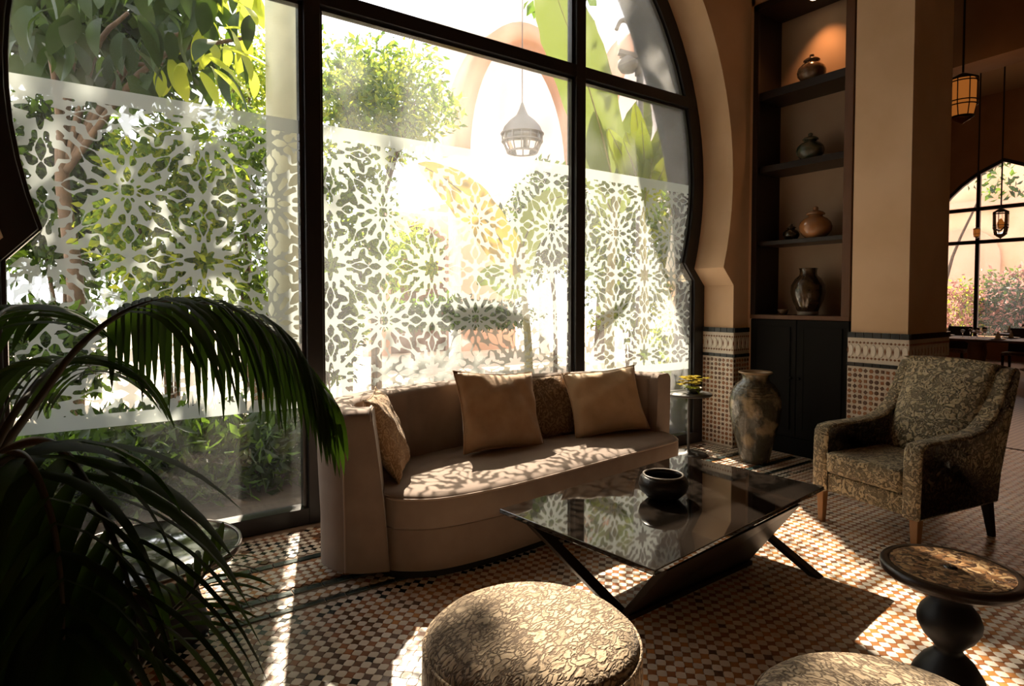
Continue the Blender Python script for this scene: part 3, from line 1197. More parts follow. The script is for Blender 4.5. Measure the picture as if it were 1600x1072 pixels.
def march(xs, zs, h):
    Y = YG - .0065
    nz, nx = h.shape
    ins = h > 0
    V, Fc = [], []
    vid, eh, ev = {}, {}, {}

    def corner(i, j):
        k = (i, j)
        if k not in vid:
            vid[k] = len(V)
            V.append((xs[j], Y, zs[i]))
        return vid[k]

    def ehor(i, j):
        k = (i, j)
        if k not in eh:
            a, b = h[i, j], h[i, j + 1]
            t = a / (a - b)
            eh[k] = len(V)
            V.append((xs[j] + t * (xs[j + 1] - xs[j]), Y, zs[i]))
        return eh[k]

    def ever(i, j):
        k = (i, j)
        if k not in ev:
            a, b = h[i, j], h[i + 1, j]
            t = a / (a - b)
            ev[k] = len(V)
            V.append((xs[j], Y, zs[i] + t * (zs[i + 1] - zs[i])))
        return ev[k]
    code = ins[:-1, :-1] * 1 + ins[:-1, 1:] * 2 + ins[1:, 1:] * 4 + ins[1:, :-1] * 8
    for i in range(nz - 1):
        row = code[i]
        j = 0
        while j < nx - 1:
            c = row[j]
            if c == 0:
                j += 1
                continue
            if c == 15:
                k = j
                while k < nx - 1 and row[k] == 15:
                    k += 1
                Fc.append((corner(i, j), corner(i, k), corner(i + 1, k), corner(i + 1, j)))
                j = k
                continue
            p = []
            # walk corners counter-clockwise: (i,j) (i,j+1) (i+1,j+1) (i+1,j)
            if c & 1: p.append(corner(i, j))
            if bool(c & 1) != bool(c & 2): p.append(ehor(i, j))
            if c & 2: p.append(corner(i, j + 1))
            if bool(c & 2) != bool(c & 4): p.append(ever(i, j + 1))
            if c & 4: p.append(corner(i + 1, j + 1))
            if bool(c & 4) != bool(c & 8): p.append(ehor(i + 1, j))
            if c & 8: p.append(corner(i + 1, j))
            if bool(c & 8) != bool(c & 1): p.append(ever(i, j))
            if len(p) >= 3:
                Fc.append(tuple(p))
            j += 1
    return V, Fc


frosted_film()

# far window joinery
win2 = link('window_2', None)
tag(win2, 'pointed-arch window with black bars at the end of the dining room', None, None, 'structure')


def pointed_band(o0, o1, x0, x1):
    a = [(PYC + y, z) for y, z in [(PHW - o0, 0.55)] + pointed(PHW - o0, PZS, PZT - o0 * 1.25)]
    a += [(2 * PYC - y, z) for y, z in reversed(a)][1:]
    b = [(PYC + y, z) for y, z in [(PHW - o1, 0.55)] + pointed(PHW - o1, PZS, PZT - o1 * 1.25)]
    b += [(2 * PYC - y, z) for y, z in reversed(b)][1:]
    grid = [[(x0, p[0], p[1]), (x0, q[0], q[1]), (x1, q[0], q[1]), (x1, p[0], p[1])] for p, q in zip(a, b)]
    return tobj('x', grid, False, True)


def pz_at(y):
    s = pointed(PHW, PZS, PZT, 40)
    best = PZT
    for (yy, z) in s:
        if yy >= abs(y - PYC): best = z
    return best


obj('pointed_frame', pointed_band(0.0, 0.07, FXW + .02, FXW + .12), M['frame'], win2)
for y in (PYC - .5, PYC + .5):
    obj('upright_bar', box(FXW + .03, FXW + .11, y - .04, y + .04, .55, pz_at(y)), M['frame'], win2)
for z in (3.68, 2.87):
    hwz = max([yy for yy, zz in pointed(PHW, PZS, PZT, 40) if zz >= z] + [0])
    obj('cross_bar', box(FXW + .03, FXW + .11, PYC - hwz, PYC + hwz, z - .045, z + .045), M['frame'], win2)
ys = [(PYC + y, z) for y, z in [(PHW - .03, 0.55)] + pointed(PHW - .03, PZS, PZT - .03)]
ys += [(2 * PYC - y, z) for y, z in reversed(ys)][1:]
obj('glass_pane', ([(FXW + .07, y, z) for y, z in ys], [tuple(range(len(ys)))]), M['glass'], win2)

# ================================================================== SOFA
sofa = thing('curved_sofa', 'taupe velvet sofa with a wraparound tub back, standing below the window', 'sofa', (2.3, 3.1, 0))
SO = Vector((2.3, 3.1, 0))


def build_sofa():
    outer = [(1.265, 2.885), (1.10, 2.97), (1.025, 3.10), (1.03, 3.26), (1.17, 3.47), (1.55, 3.67), (2.1, 3.78), (2.7, 3.76), (3.25, 3.61), (3.56, 3.41), (3.68, 3.24), (3.70, 3.13)]
    path = spline([(x, y, 0) for x, y in outer], 140)
    th = 0.175
    # back shell: sweep a rounded section, inner side lightly channelled
    grid = []
    n = len(path)
    L_ = [0]
    for a, b in zip(path, path[1:]):
        L_.append(L_[-1] + (b - a).length)
    prof = []
    zb, zt, r = 0.05, 0.885, 0.055
    prof += [(0.0, zb), (0.0, 0.3), (-.012, 0.6), (-.015, zt - r)]
    for k in range(1, 6):
        a = PI / 2 * k / 5
        prof.append((-.015 + r - r * math.cos(a), zt - r + r * math.sin(a)))
    for k in range(1, 6):
        a = PI / 2 * k / 5
        prof.append((th - r * 1 + r * math.sin(a), zt - r + r * math.cos(a)))
    prof += [(th, 0.7), (th + .01, 0.55), (th + .03, .42), (th + .03, 0.3), (th + .03, zb)]
    for i, p in enumerate(path):
        t = (path[min(i + 1, n - 1)] - path[max(i - 1, 0)]).normalized()
        inn = Vector((t.y, -t.x, 0))
        # channels
        s = L_[i] / 0.145
        ch = abs(math.sin(PI * s)) ** 0.35
        row = []
        e = min(i, n - 1 - i)
        shrink = 1.0
        tip = (path[14] - path[0]).normalized() * (.085 * max(0, 1 - i / 16))
        for (o, z) in prof:
            oo = o
            if o > .1 and .4 < z < .84:
                oo = o - (1 - ch) * .028
            row.append(p + inn * oo + tip * (z / .885) ** 1.4 + Vector((0, 0, z)) - SO)
        grid.append(row)
    V, Fc = tobj('b', grid, False, True)
    m = len(prof)
    Fc += [tuple(range(m - 1, -1, -1)), tuple((n - 1) * m + k for k in range(m))]
    o = obj('backrest', (V, Fc), M['velvet'], sofa, True)
    bevel(o, 0.025, 3, 60)
    # piping along the end of the left arm and seams on the outside of the shell
    for idx in (0,):
        pts = [grid[idx][k] for k in range(3, m - 2)]
        t = (path[1] - path[0]).normalized() if idx == 0 else (path[-2] - path[-1]).normalized()
        pts = [q + t * 0.012 + Vector((0, 0, .003)) for q in pts]
        obj('piping', tube(pts, .006, 6), M['piping'], sofa, True)
    sp = []
    for idx in (16, 132):
        pts = [grid[idx][k] for k in range(0, 5)]
        obj('seam', tube(pts, .005, 6), M['piping'], sofa, True)
    # seat
    front = [(1.27, 2.93), (1.31, 2.85), (1.49, 2.745), (1.8, 2.715), (2.15, 2.735), (2.6, 2.785), (3.0, 2.83), (3.3, 2.86), (3.52, 2.90), (3.63, 3.03)]
    fr = spline([(x, y, 0) for x, y in front], 60)
    inner = []
    for k in range(60):
        f_ = 5 + k * (n - 11) / 59
        i = int(f_)
        t = (path[i + 1] - path[i - 1]).normalized()
        inner.append(path[i] + Vector((t.y, -t.x, 0)) * (th - .03))

    def sect(prof_, back_z0, back_z1):
        """Sweep a front profile (inset, z) from the front edge to the tub back."""
        g = []
        for k in range(60):
            a_, b_ = fr[k], inner[k]
            dirn = (b_ - a_)
            ln = dirn.length
            dirn = dirn / max(ln, 1e-6)
            row = [b_ + Vector((0, 0, back_z0)) - SO]
            for (d, z) in prof_:
                q = a_ + dirn * min(d, ln * .98)
                row.append(q + Vector((0, 0, z)) - SO)
            row.append(b_ + Vector((0, 0, back_z1)) - SO)
            g.append(row)
        V, Fc = tobj('s', g, False, True)
        m_ = len(g[0])
        Fc += [tuple(range(m_)), tuple(59 * m_ + q for q in range(m_ - 1, -1, -1))]
        return V, Fc
    obj('seat_base', sect([(.02, .05), (.006, .056), (.004, .10), (.004, .262), (.014, .270)], .05, .270), M['velvet'], sofa, True)
    obj('seat_cushion', sect([(.012, .270), (.0, .280), (-.008, .34), (-.006, .405), (.002, .422), (.016, .434), (.06, .446), (.16, .453), (.35, .455), (.55, .452)], .270, .445), M['velvet'], sofa, True)
    obj('seat_piping', tube([p + Vector((0, 0, .424)) - SO for p in fr], .0065, 6), M['piping'], sofa, True)
    pl = [(p.x - SO.x, p.y - SO.y + .05) for p in fr] + [(p.x - SO.x, p.y - SO.y) for p in reversed(inner)]
    obj('plinth', prism(pl, 0.0, .055), M['plinth'], sofa)


build_sofa()


def pillow_geo(w, h, t, seed, n=22, sag=0.0):
    rng = random.Random(seed)
    ph = [rng.uniform(0, 6.28) for _ in range(8)]
    top, bot = [], []

    def rim(u, v):
        k = 0.105
        x = u * w / 2 * (1 - k * (1 - v * v) ** 1 * 0.9 * abs(u) ** 2)
        y = v * h / 2 * (1 - k * (1 - u * u) ** 1 * 0.9 * abs(v) ** 2)
        return x, y
    rows = []
    for s in (1, -1):
        gr = []
        for i in range(n + 1):
            row = []
            for j in range(n + 1):
                u, v = -1 + 2 * i / n, -1 + 2 * j / n
                x, y = rim(u, v)
                b = (max(0, 1 - abs(u) ** 2.6) * max(0, 1 - abs(v) ** 2.6)) ** .55
                wr = 0.016 * (math.sin(5 * u + 3 * v + ph[0]) + .7 * math.sin(9 * v - 4 * u + ph[1]) + .5 * math.sin(13 * u + 7 * v + ph[2])) * (1 - b * .6)
                z = s * t / 2 * b + (wr * b ** .5 if s > 0 else 0)
                row.append((x, y - sag * (1 - v) * b, z))
            gr.append(row)
        rows.append(gr)
    V, Fc = tobj('p', rows[0])
    V2, F2 = tobj('p', rows[1])
    F2 = [tuple(reversed(f)) for f in F2]
    return join((V, Fc), (V2, F2))


def pillow(label, mat, loc, w, h, t, lean, yaw, seed, roll=0.0, piping=True):
    """Local x: across, y: up the pillow, z: out of its face."""
    o = obj('cushion', pillow_geo(w, h, t, seed), mat, None, True)
    tag(o, label, 'cushion')
    # stand it up, lean it back, turn it
    Mx = Matrix.Rotation(yaw, 4, 'Z') @ Matrix.Rotation(-lean, 4, 'X') @ Matrix.Rotation(PI / 2, 4, 'X') @ Matrix.Rotation(roll, 4, 'Z')
    o.matrix_world = Matrix.Translation(loc) @ Mx
    m = o.modifiers.new('weld', 'WELD')
    m.merge_threshold = 0.0008
    if piping:
        n = 22
        pts = []
        k = 0.105
        for (ua, va, ub, vb) in ((-1, -1, 1, -1), (1, -1, 1, 1), (1, 1, -1, 1), (-1, 1, -1, -1)):
            for q in range(12):
                u, v = ua + (ub - ua) * q / 12, va + (vb - va) * q / 12
                x = u * w / 2 * (1 - k * (1 - v * v) * .9 * abs(u) ** 2)
                y = v * h / 2 * (1 - k * (1 - u * u) * .9 * abs(v) ** 2)
                pts.append((x, y, 0))
        pts.append(pts[0])
        c = obj('seam_cord', tube(pts, .0045, 6, False), mat, o, True)
    return o


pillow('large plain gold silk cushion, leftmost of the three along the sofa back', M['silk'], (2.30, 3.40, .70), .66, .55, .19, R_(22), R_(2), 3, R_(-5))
pillow('brown brocade cushion tucked half behind two silk ones', M['brocade'], (2.80, 3.50, .665), .48, .48, .13, R_(17), R_(-6), 5)
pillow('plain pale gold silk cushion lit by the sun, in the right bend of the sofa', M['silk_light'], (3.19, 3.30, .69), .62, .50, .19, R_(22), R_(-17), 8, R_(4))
pillow('gold brocade cushion standing edge-on against the left arm of the sofa', M['brocade_gold'], (1.42, 3.27, .68), .50, .50, .16, R_(22), R_(60), 11)

# ================================================================== COFFEE TABLE
tbl = thing('coffee_table', 'low black coffee table with a mirror-dark glass top on a V-shaped base', 'table', (2.48, 2.08, 0), R_(6.3))


def build_table():
    hl, hw, zt = .785, .455, .425
    o = obj('tabletop', box(-hl, hl, -hw, hw, zt - .022, zt), M['black_glass'], tbl)
    bevel(o, .004, 2)
    ap = []
    # underframe just below the glass
    obj('underframe', box(-hl + .05, hl - .05, -hw + .05, hw - .05, zt - .05, zt - .023), M['base_lacquer'], tbl)
    t = .03
    # a sloping front board that runs down to a keel, and two planks crossing behind it
    b = [(-.50, -.10, 0), (.46, -.18, 0), (.46, -.14, 0), (-.50, -.06, 0)]
    tp = [(-.66, -.425, zt - .05), (.54, -.435, zt - .05), (.54, -.395, zt - .05), (-.66, -.385, zt - .05)]
    bevel(obj('front_board', hexa(b, tp), M['base_lacquer'], tbl), .003, 1)
    obj('keel_strip', hexa([(-.51, -.128, 0), (.47, -.208, 0), (.47, -.185, 0), (-.51, -.105, 0)], [(-.51, -.128, .022), (.47, -.208, .022), (.47, -.185, .022), (-.51, -.105, .022)]), M['dark_wood'], tbl)

    def plank(pa, pb, hw_, ht_):
        pa, pb = Vector(pa), Vector(pb)
        sx = Vector((hw_, 0, 0))
        dy = Vector((0, ht_, 0))
        bevel(obj('strut', hexa([pb - sx - dy, pb + sx - dy, pb + sx + dy, pb - sx + dy], [pa - sx - dy, pa + sx - dy, pa + sx + dy, pa - sx + dy]), M['base_lacquer'], tbl), .003, 1)
    plank((-.70, .30, zt - .05), (-.475, -.045, 0), .034, .022)
    plank((.66, .30, zt - .05), (.585, -.50, 0), .030, .028)


build_table()

bw = thing('bowl', 'round black stone bowl with a pale rim, on the glass coffee table', 'bowl', (2.43, 2.09, .4255))
obj('body', lathe([(0, 0), (.05, 0), (.085, .012), (.118, .045), (.126, .075), (.118, .108), (.102, .124), (.096, .124), (.10, .105), (.106, .075), (.09, .04), (.05, .022), (0, .02)], 40), M['bowl'], bw, True)
obj('rim', lathe([(.1035, .1215), (.1055, .1265), (.0985, .129), (.0935, .1265), (.0955, .1215)], 40), M['bowl_rim'], bw, True)
obj('ash_bed', lathe([(0, .088), (.05, .086), (.1, .08)], 24), M['soil'], bw, True)

# ================================================================== OTTOMANS
def ottoman(label, loc, r, seed):
    t = thing('ottoman', label, 'ottoman', loc, seed, 'petal-cloth ottomans in front of the coffee table')
    h = .43
    prof = [(0, .03), (r - .03, .03), (r - .012, .045), (r - .004, .12), (r, .25), (r - .003, h - .06), (r - .012, h - .045)]
    obj('side_cover', lathe(prof, 64), M['pouf_cloth'], t, True)
    top = [(r - .012, h - .046), (r - .016, h - .03), (r - .035, h - .012), (r * .8, h + .006), (r * .5, h + .016), (0, h + .02)]
    obj('seat_pad', lathe(top, 64), M['pouf_cloth'], t, True)
    obj('piping', tube([((r - .008) * math.cos(a), (r - .008) * math.sin(a), h - .046) for a in [2 * PI * k / 64 for k in range(65)]], .006, 6, False), M['pouf_cloth'], t, True)
    obj('foot_ring', lathe([(0, 0), (r - .06, 0), (r - .06, .032), (0, .032)], 48), M['plinth'], t)
    return t


ottoman('round ottoman in cream and brown petal cloth, by the near corner of the coffee table', (1.135, 1.50, 0), .345, 0.3)
ottoman('round petal-cloth ottoman cut off by the bottom edge, beside the turned side table', (1.60, .645, 0), .335, 1.4)

# ================================================================== MOSAIC SIDE TABLE
st = thing('side_table', 'round side table with a carved mosaic top on a turned black pedestal', 'table', (2.50, .842, 0))
ZT = .50
q8 = lambda prof: [(r * .79, z) for r, z in prof]
obj('tabletop', lathe(q8([(0, ZT - .045), (.20, ZT - .045), (.255, ZT - .04), (.272, ZT - .028), (.276, ZT - .012), (.268, ZT - .001), (.236, ZT), (.232, ZT - .004), (0, ZT - .004)]), 64), M['dark_wood'], st, True)
obj('mosaic_panel', lathe(q8([(.234, ZT - .006), (.234, ZT + .0005), (.15, ZT + .001), (0, ZT + .001)]), 48), M['mosaic'], st)
obj('boss', lathe([(.022, ZT), (.02, ZT + .004), (.012, ZT + .006), (0, ZT + .007)], 20), M['t_black'], st, True)
obj('pedestal', lathe(q8([(0, 0), (.18, 0), (.185, .02), (.175, .04), (.155, .075), (.135, .12), (.10, .165), (.06, .195), (.052, .21), (.065, .225), (.10, .255), (.122, .29), (.125, .315), (.112, .345), (.082, .375), (.068, .395), (.074, .42), (.10, .44), (.115, .456), (0, .456)]), 48), M['black_wood'], st, True)

# ================================================================== ARMCHAIR
# local: x across (+x is the sitter's left), -y the front
ac = thing('armchair', 'olive scroll-patterned armchair with sloping arms and wooden legs, facing the coffee table', 'armchair', (4.17, 1.70, 0), R_(-101.5))


def build_armchair():
    W2 = .35
    fy, by = -.33, .41

    def side(x0, x1):
        # side outline (y, z): front post, arm top, sweep up to the back
        out = [(fy, .21), (fy - .005, .50), (fy + .002, .60), (fy + .03, .635), (fy + .10, .645), (fy + .30, .650), (fy + .46, .655), (fy + .58, .68), (fy + .68, .75), (fy + .765, .87), (fy + .825, .985), (fy + .865, 1.03), (fy + .92, 1.03), (fy + .945, 1.0), (fy + .93, .93), (fy + .845, .66), (fy + .77, .40), (fy + .735, .225)]
        n = len(out)
        V, Fc = [], []
        lv = ((x0, 0.88), (x0, 1.0), (x1, 1.0), (x1, .88))
        cy = sum(p[0] for p in out) / n
        e = .012
        def ins(k, d):
            a, b, p = out[k - 1], out[(k + 1) % n], out[k]
            t = Vector((b[0] - a[0], b[1] - a[1])).normalized()
            return (p[0] + t.y * d, p[1] - t.x * d)
        rows = []
        sgn = 1
        for x, d in ((x0, .016), (x0 + .006, .005), (x0 + .018, 0), (x1 - .018, 0), (x1 - .006, .005), (x1, .016)):
            rows.append([(x, *ins(k, d)) for k in range(n)])
        V, Fc = tobj('s', rows, False, True)
        Fc += [tuple(range(n - 1, -1, -1)), tuple((len(rows) - 1) * n + k for k in range(n))]
        return V, Fc
    for s, nm in ((-1, 'arm'), (1, 'arm')):
        x0, x1 = (-W2, -W2 + .105) if s < 0 else (W2 - .105, W2)
        obj(nm, side(x0, x1), M['chair_cloth'], ac, True)
    iw = W2 - .10
    o = obj('seat_rail', box(-iw, iw, fy + .012, by - .02, .215, .335), M['chair_cloth'], ac, True)
    bevel(o, .012, 3)
    # seat cushion
    g = []
    o = obj('seat_cushion', box(-iw + .003, iw - .003, fy - .015, by - .14, .338, .475), M['chair_cloth'], ac, True)
    bevel(o, .03, 4)
    pts = [(-iw + .012, by - .12, .462), (-iw + .012, fy - .006, .462), (iw - .012, fy - .006, .462), (iw - .012, by - .12, .462)]
    obj('seat_piping', tube([Vector(pts[1]) + (Vector(pts[2]) - Vector(pts[1])) * k / 8 for k in range(9)], .006, 6), M['chair_cloth'], ac, True)
    # back cushion and back shell, leaning
    rows = []
    for k in range(15):
        t = k / 14
        z = .44 + (1.055 - .44) * t
        yc = by - .165 + .275 * t
        puff = .075 * math.sin(PI * min(1, t * .92 + .08)) ** .6
        row = []
        for j in range(17):
            u = -1 + 2 * j / 16
            b = (1 - abs(u) ** 3)
            row.append((u * (iw + .004 + .010 * t), yc - puff * b - .03, z + (.012 * b if k == 14 else 0)))
        for j in range(16, -1, -1):
            u = -1 + 2 * j / 16
            row.append((u * (iw + .012), yc + .115, z - (.03 if k == 14 else 0)))
        rows.append(row)
    V, Fc = tobj('b', rows, False, True)
    m = len(rows[0])
    Fc += [tuple(range(m - 1, -1, -1)), tuple(14 * m + k for k in range(m))]
    o = obj('backrest', (V, Fc), M['chair_cloth'], ac, True)
    bevel(o, .025, 3, 50)
    rows = hexa([(-iw, by - .06, .215), (iw, by - .06, .215), (iw, by + .015, .215), (-iw, by + .015, .215)],
                [(-iw, by + .19, 1.02), (iw, by + .19, 1.02), (iw, by + .235, 1.01), (-iw, by + .235, 1.01)])
    obj('back_panel', rows, M['chair_cloth'], ac)
    # legs
    def leg(x, y, dx, dy, mat, a=.026, b=.017, lab=None):
        bt = [(x + dx - b, y + dy - b, 0), (x + dx + b, y + dy - b, 0), (x + dx + b, y + dy + b, 0), (x + dx - b, y + dy + b, 0)]
        md = [(x - a, y - a, .225), (x + a, y - a, .225), (x + a, y + a, .225), (x - a, y + a, .225)]
        o = obj('leg', hexa(bt, md), mat, ac)
        bevel(o, .003, 1)
        if lab: o['label'] = lab
    for sx in (-1, 1):
        leg(sx * (W2 - .045), fy + .04, 0, 0, M['honey_wood'], lab='honey-coloured wooden front leg')
        leg(sx * (W2 - .045), by - .04, 0, .06, M['black_wood'], lab='black wooden rear leg')


build_armchair()

# ================================================================== FLOOR URN
ur = thing('urn', 'tall mottled green-brown ceramic urn standing on the tiles before the black cabinet', 'vase', (4.90, 3.17, 0))
obj('body', lathe([(0, 0), (.118, 0), (.126, .01), (.128, .04), (.148, .13), (.182, .26), (.208, .38), (.220, .48), (.217, .56), (.195, .64), (.155, .70), (.120, .728), (.110, .745), (.112, .775), (.124, .792)], 56), M['urn'], ur, True)
obj('rim', lathe([(.124, .790), (.142, .796), (.146, .803), (.140, .810), (.124, .808), (.108, .796), (.100, .77), (.098, .70)], 56), M['urn_rim'], ur, True)
rngv = random.Random(3)
ridges = []
for k in range(5):
    z = .60 + k * .022
    rr = np.interp(z, [.56, .64, .70], [.217, .195, .155])
    ridges.append(tube([((rr + .001) * math.cos(a), (rr + .001) * math.sin(a), z) for a in [2 * PI * q / 48 for q in range(49)]], .005, 6, False))
obj('shoulder_ridges', join(*ridges), M['urn'], ur, True)

# ================================================================== BUILT-IN DISPLAY CABINET
cb = thing('display_cabinet', 'built-in dark wood display niche with open shelves over black panelled doors', 'cabinet', (WX, 3.07, 0))


def build_cabinet():
    y0, y1 = -.47, .485           # local y: world 2.60 .. 3.555
    dp = .42
    zt = 4.30
    o = lambda n, g, m: obj(n, g, m, cb)
    o('side_panel', box(0.0, dp, y1 - .03, y1, 1.30, zt), M['dark_wood'])
    o('side_panel', box(0.0, dp, y0, y0 + .03, 1.30, zt), M['dark_wood'])
    bevel(o('stile', box(-.03, 0.002, y1 - .055, y1, 1.30, zt), M['dark_wood']), .004)
    bevel(o('stile', box(-.03, 0.002, y0, y0 + .075, 1.30, zt), M['brown_wood']), .004)
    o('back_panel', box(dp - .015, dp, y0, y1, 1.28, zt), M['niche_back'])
    o('top_board', box(-.03, dp, y0, y1, zt - .06, zt), M['dark_wood'])
    for z, t in ((3.47, .075), (2.75, .06), (2.02, .04)):
        bevel(o('shelf', box(.035, dp - .016, y0 + .031, y1 - .031, z - t, z), M['dark_wood']), .003)
    bevel(o('ledge', box(-.035, dp, y0, y1, 1.265, 1.305), M['brown_wood']), .004)
    o('carcass', box(.0, dp, y0, y1, .10, 1.265), M['cabinet_black'])
    o('toe_kick', box(.0, dp, y0, y1, .0, .10), M['plinth'])
    o('base_rail', box(-.025, .001, y0, y1, .0, .16), M['cabinet_black'])
    ym = (y0 + y1) / 2
    for a, b in ((y0 + .005, ym - .003), (ym + .003, y1 - .005)):
        d = bevel(obj('door', box(-.024, -.001, a, b, .17, 1.26), M['cabinet_black'], cb), .003)
        obj('door_panel', box(-.031, -.023, a + .07, b - .07, .25, 1.18), M['cabinet_black'], d)
        m = []
        for (p, q, r, s) in ((a + .055, b - .055, .235, .25), (a + .055, b - .055, 1.18, 1.195), (a + .055, a + .07, .25, 1.18), (b - .07, b - .055, .25, 1.18)):
            m.append(box(-.034, -.023, p, q, r, s))
        obj('door_moulding', join(*m), M['cabinet_black'], d)
        obj('knob', xf(lathe([(0, 0), (.008, 0), (.008, .012), (.014, .018), (.012, .026), (0, .028)], 16), Matrix.Translation((-.024, (b - .035) if b < ym + .01 else (a + .035), .72)) @ Matrix.Rotation(-PI / 2, 4, 'Y')), M['cabinet_black'], d, True)
    # downlight in the top board
    sp = obj('downlight', lathe([(.03, -.004), (.042, -.004), (.042, .003), (.03, .003)], 24, (.17, .0, zt - .06)), M['brass'], cb)
    obj('lamp_disc', lathe([(0, -.001), (.03, -.001)], 20, (.17, .0, zt - .0625)), M['bulb'], cb)


build_cabinet()
spd = bpy.data.lights.new('niche_spot', 'SPOT')
spd.energy = 20
spd.color = (1.0, 0.44, 0.17)
spd.spot_size = R_(88)
spd.spot_blend = 1.0
spd.shadow_soft_size = 0.03
spo = bpy.data.objects.new('niche_spot', spd)
COL.objects.link(spo)
spo.location = (WX + .17, 3.07, 4.22)
spo.rotation_euler = Vector((-0.22, 0.05, 1)).to_track_quat('Z', 'Y').to_euler()


def jar(name, label, mat, loc, s, lid=True, rimmat=None):
    t = thing(name, label, 'jar' if lid else 'vase', loc)
    body = [(0, 0), (.55, 0), (.60, .04), (.75, .16), (.96, .40), (1.0, .62), (.92, .86), (.70, 1.06), (.46, 1.16), (.42, 1.20), (.44, 1.26)]
    obj('body', lathe([(r * s, z * s * 1.2) for r, z in body] + [(0, 1.26 * s * 1.2)], 32), mat, t, True)
    if lid:
        L_ = [(.46, 1.25), (.56, 1.27), (.58, 1.33), (.46, 1.42), (.22, 1.50), (.13, 1.54), (.17, 1.60), (.15, 1.68), (.06, 1.73), (0, 1.74)]
        obj('lid', lathe([(r * s, z * s * 1.2) for r, z in L_], 28), mat, t, True)
    return t


SX = WX + .15
jar('ginger_jar', 'small brown mother-of-pearl ginger jar under the downlight, on the top shelf', M['jar_shell'], (SX, 3.07, 3.4705), .125)
jar('ginger_jar', 'dark green glazed ginger jar alone on the second shelf', M['jar_green'], (SX, 3.07, 2.7505), .122)
jar('ginger_jar', 'amber glazed ginger jar, the biggest of the lidded jars, on the third shelf', M['jar_amber'], (SX, 3.01, 2.0205), .142)
jar('ginger_jar', 'little black jar beside the amber jar', M['jar_dark'], (SX, 3.245, 2.0205), .075)
vz = thing('vase', 'dark brown glazed vase with a wide neck, on the ledge above the cabinet doors', 'vase', (SX, 3.07, 1.3055))
obj('body', lathe([(0, 0), (.085, 0), (.088, .03), (.10, .06), (.135, .14), (.150, .215), (.147, .28), (.115, .34), (.082, .37), (.075, .39), (.076, .425), (.084, .44), (.074, .44), (.066, .40), (.06, .36), (0, .35)], 40), M['jar_dark'], vz, True)
obj('foot_glint', lathe([(.089, .004), (.0905, .01), (.0925, .03), (.091, .034)], 40), M['bowl_rim'], vz, True)  # pale band stands in for a reflection at the vase foot
dsh = thing('small_dish', 'tiny brown dish at the dark corner of the ledge, left of the vase', 'dish', (SX + .02, 3.33, 1.3055))
obj('body', lathe([(0, 0), (.03, 0), (.045, .02), (.055, .05), (.05, .05), (.04, .025), (0, .012)], 24), M['jar_shell'], dsh, True)

# ================================================================== LITTLE TABLE BEHIND THE SOFA, WITH FLOWERS
pt = thing('pedestal_table', 'slim round black table between the sofa end and the tiled pillar', 'table', (4.60, 3.66, 0))
obj('tabletop', lathe([(0, .56), (.20, .56), (.21, .57), (.205, .582), (0, .582)], 36), M['iron'], pt, True)
obj('stem', lathe([(.012, .02), (.012, .56)], 12), M['iron'], pt, True)
obj('base', lathe([(0, 0), (.17, 0), (.17, .012), (.03, .025), (.012, .05)], 32), M['iron'], pt, True)
fl = thing('flower_bowl', 'low bowl of yellow-green orchids on the slim black table', 'flowers', (4.62, 3.62, .5825))
obj('bowl', lathe([(0, 0), (.04, 0), (.07, .03), (.08, .055), (.075, .055), (.06, .03), (0, .012)], 24), M['jar_green'], fl, True)


def leaf_strip(length, width, droop=0.0, fold=0.15, n=6, tipw=0.0, curl=0.0):
    """Leaf along +x with a folded midrib, drooping to -z."""
    V, Fc = [], []
    for k in range(n + 1):
        t = k / n
        wv = width * (math.sin(PI * min(1, t * .93 + .07)) ** .75) * (1 if t < 1 else tipw)
        x = length * t * (1 - .25 * droop * t)
        z = -droop * length * t * t
        V += [(x, -wv / 2, z + wv * fold), (x, 0, z), (x, wv / 2, z + wv * fold)]
    for k in range(n):
        i = 3 * k
        Fc += [(i, i + 3, i + 4, i + 1), (i + 1, i + 4, i + 5, i + 2)]
    return V, Fc


rf = random.Random(12)
pm = new_mesh('petal', *leaf_strip(.05, .035, .3, .2, 3), M['petal'], True)
gm = new_mesh('flower_leaf', *leaf_strip(.13, .035, .5, .2, 5), M['leaf_lime'], True)
for k in range(7):
    a = rf.uniform(0, 2 * PI)
    link('leaf', gm, fl, (0, 0, .03), (0, -rf.uniform(.3, .8), a))
for k in range(22):
    a = rf.uniform(0, 2 * PI)
    r = rf.uniform(.03, .16)
    z = rf.uniform(.06, .15)
    bl = obj('bloom', lathe([(0, 0), (.009, .006), (.006, .014), (0, .018)], 8), M['petal'], fl, True, (r * math.cos(a), r * math.sin(a), z))
    for q in range(5):
        link('petal', pm, bl, (0, 0, .004), (0, -.5, q * 2 * PI / 5 + a))

# glass topped low table behind the palm
gt = thing('glass_table', 'low round table with a ribbed glass top, behind the palm by the window', 'table', (.20, 3.02, 0))
obj('glass_top', lathe([(0, .355), (.36, .355), (.372, .362), (.36, .370), (0, .370)], 56), M['table_glass'], gt, True)
obj('rim_band', lathe([(.365, .335), (.380, .340), (.380, .372), (.372, .376), (.366, .372)], 56), M['chrome'], gt, True)
obj('drum_base', lathe([(0, 0), (.25, 0), (.24, .02), (.20, .17), (.24, .33), (.30, .355), (0, .355)], 40), M['black_wood'], gt, True)

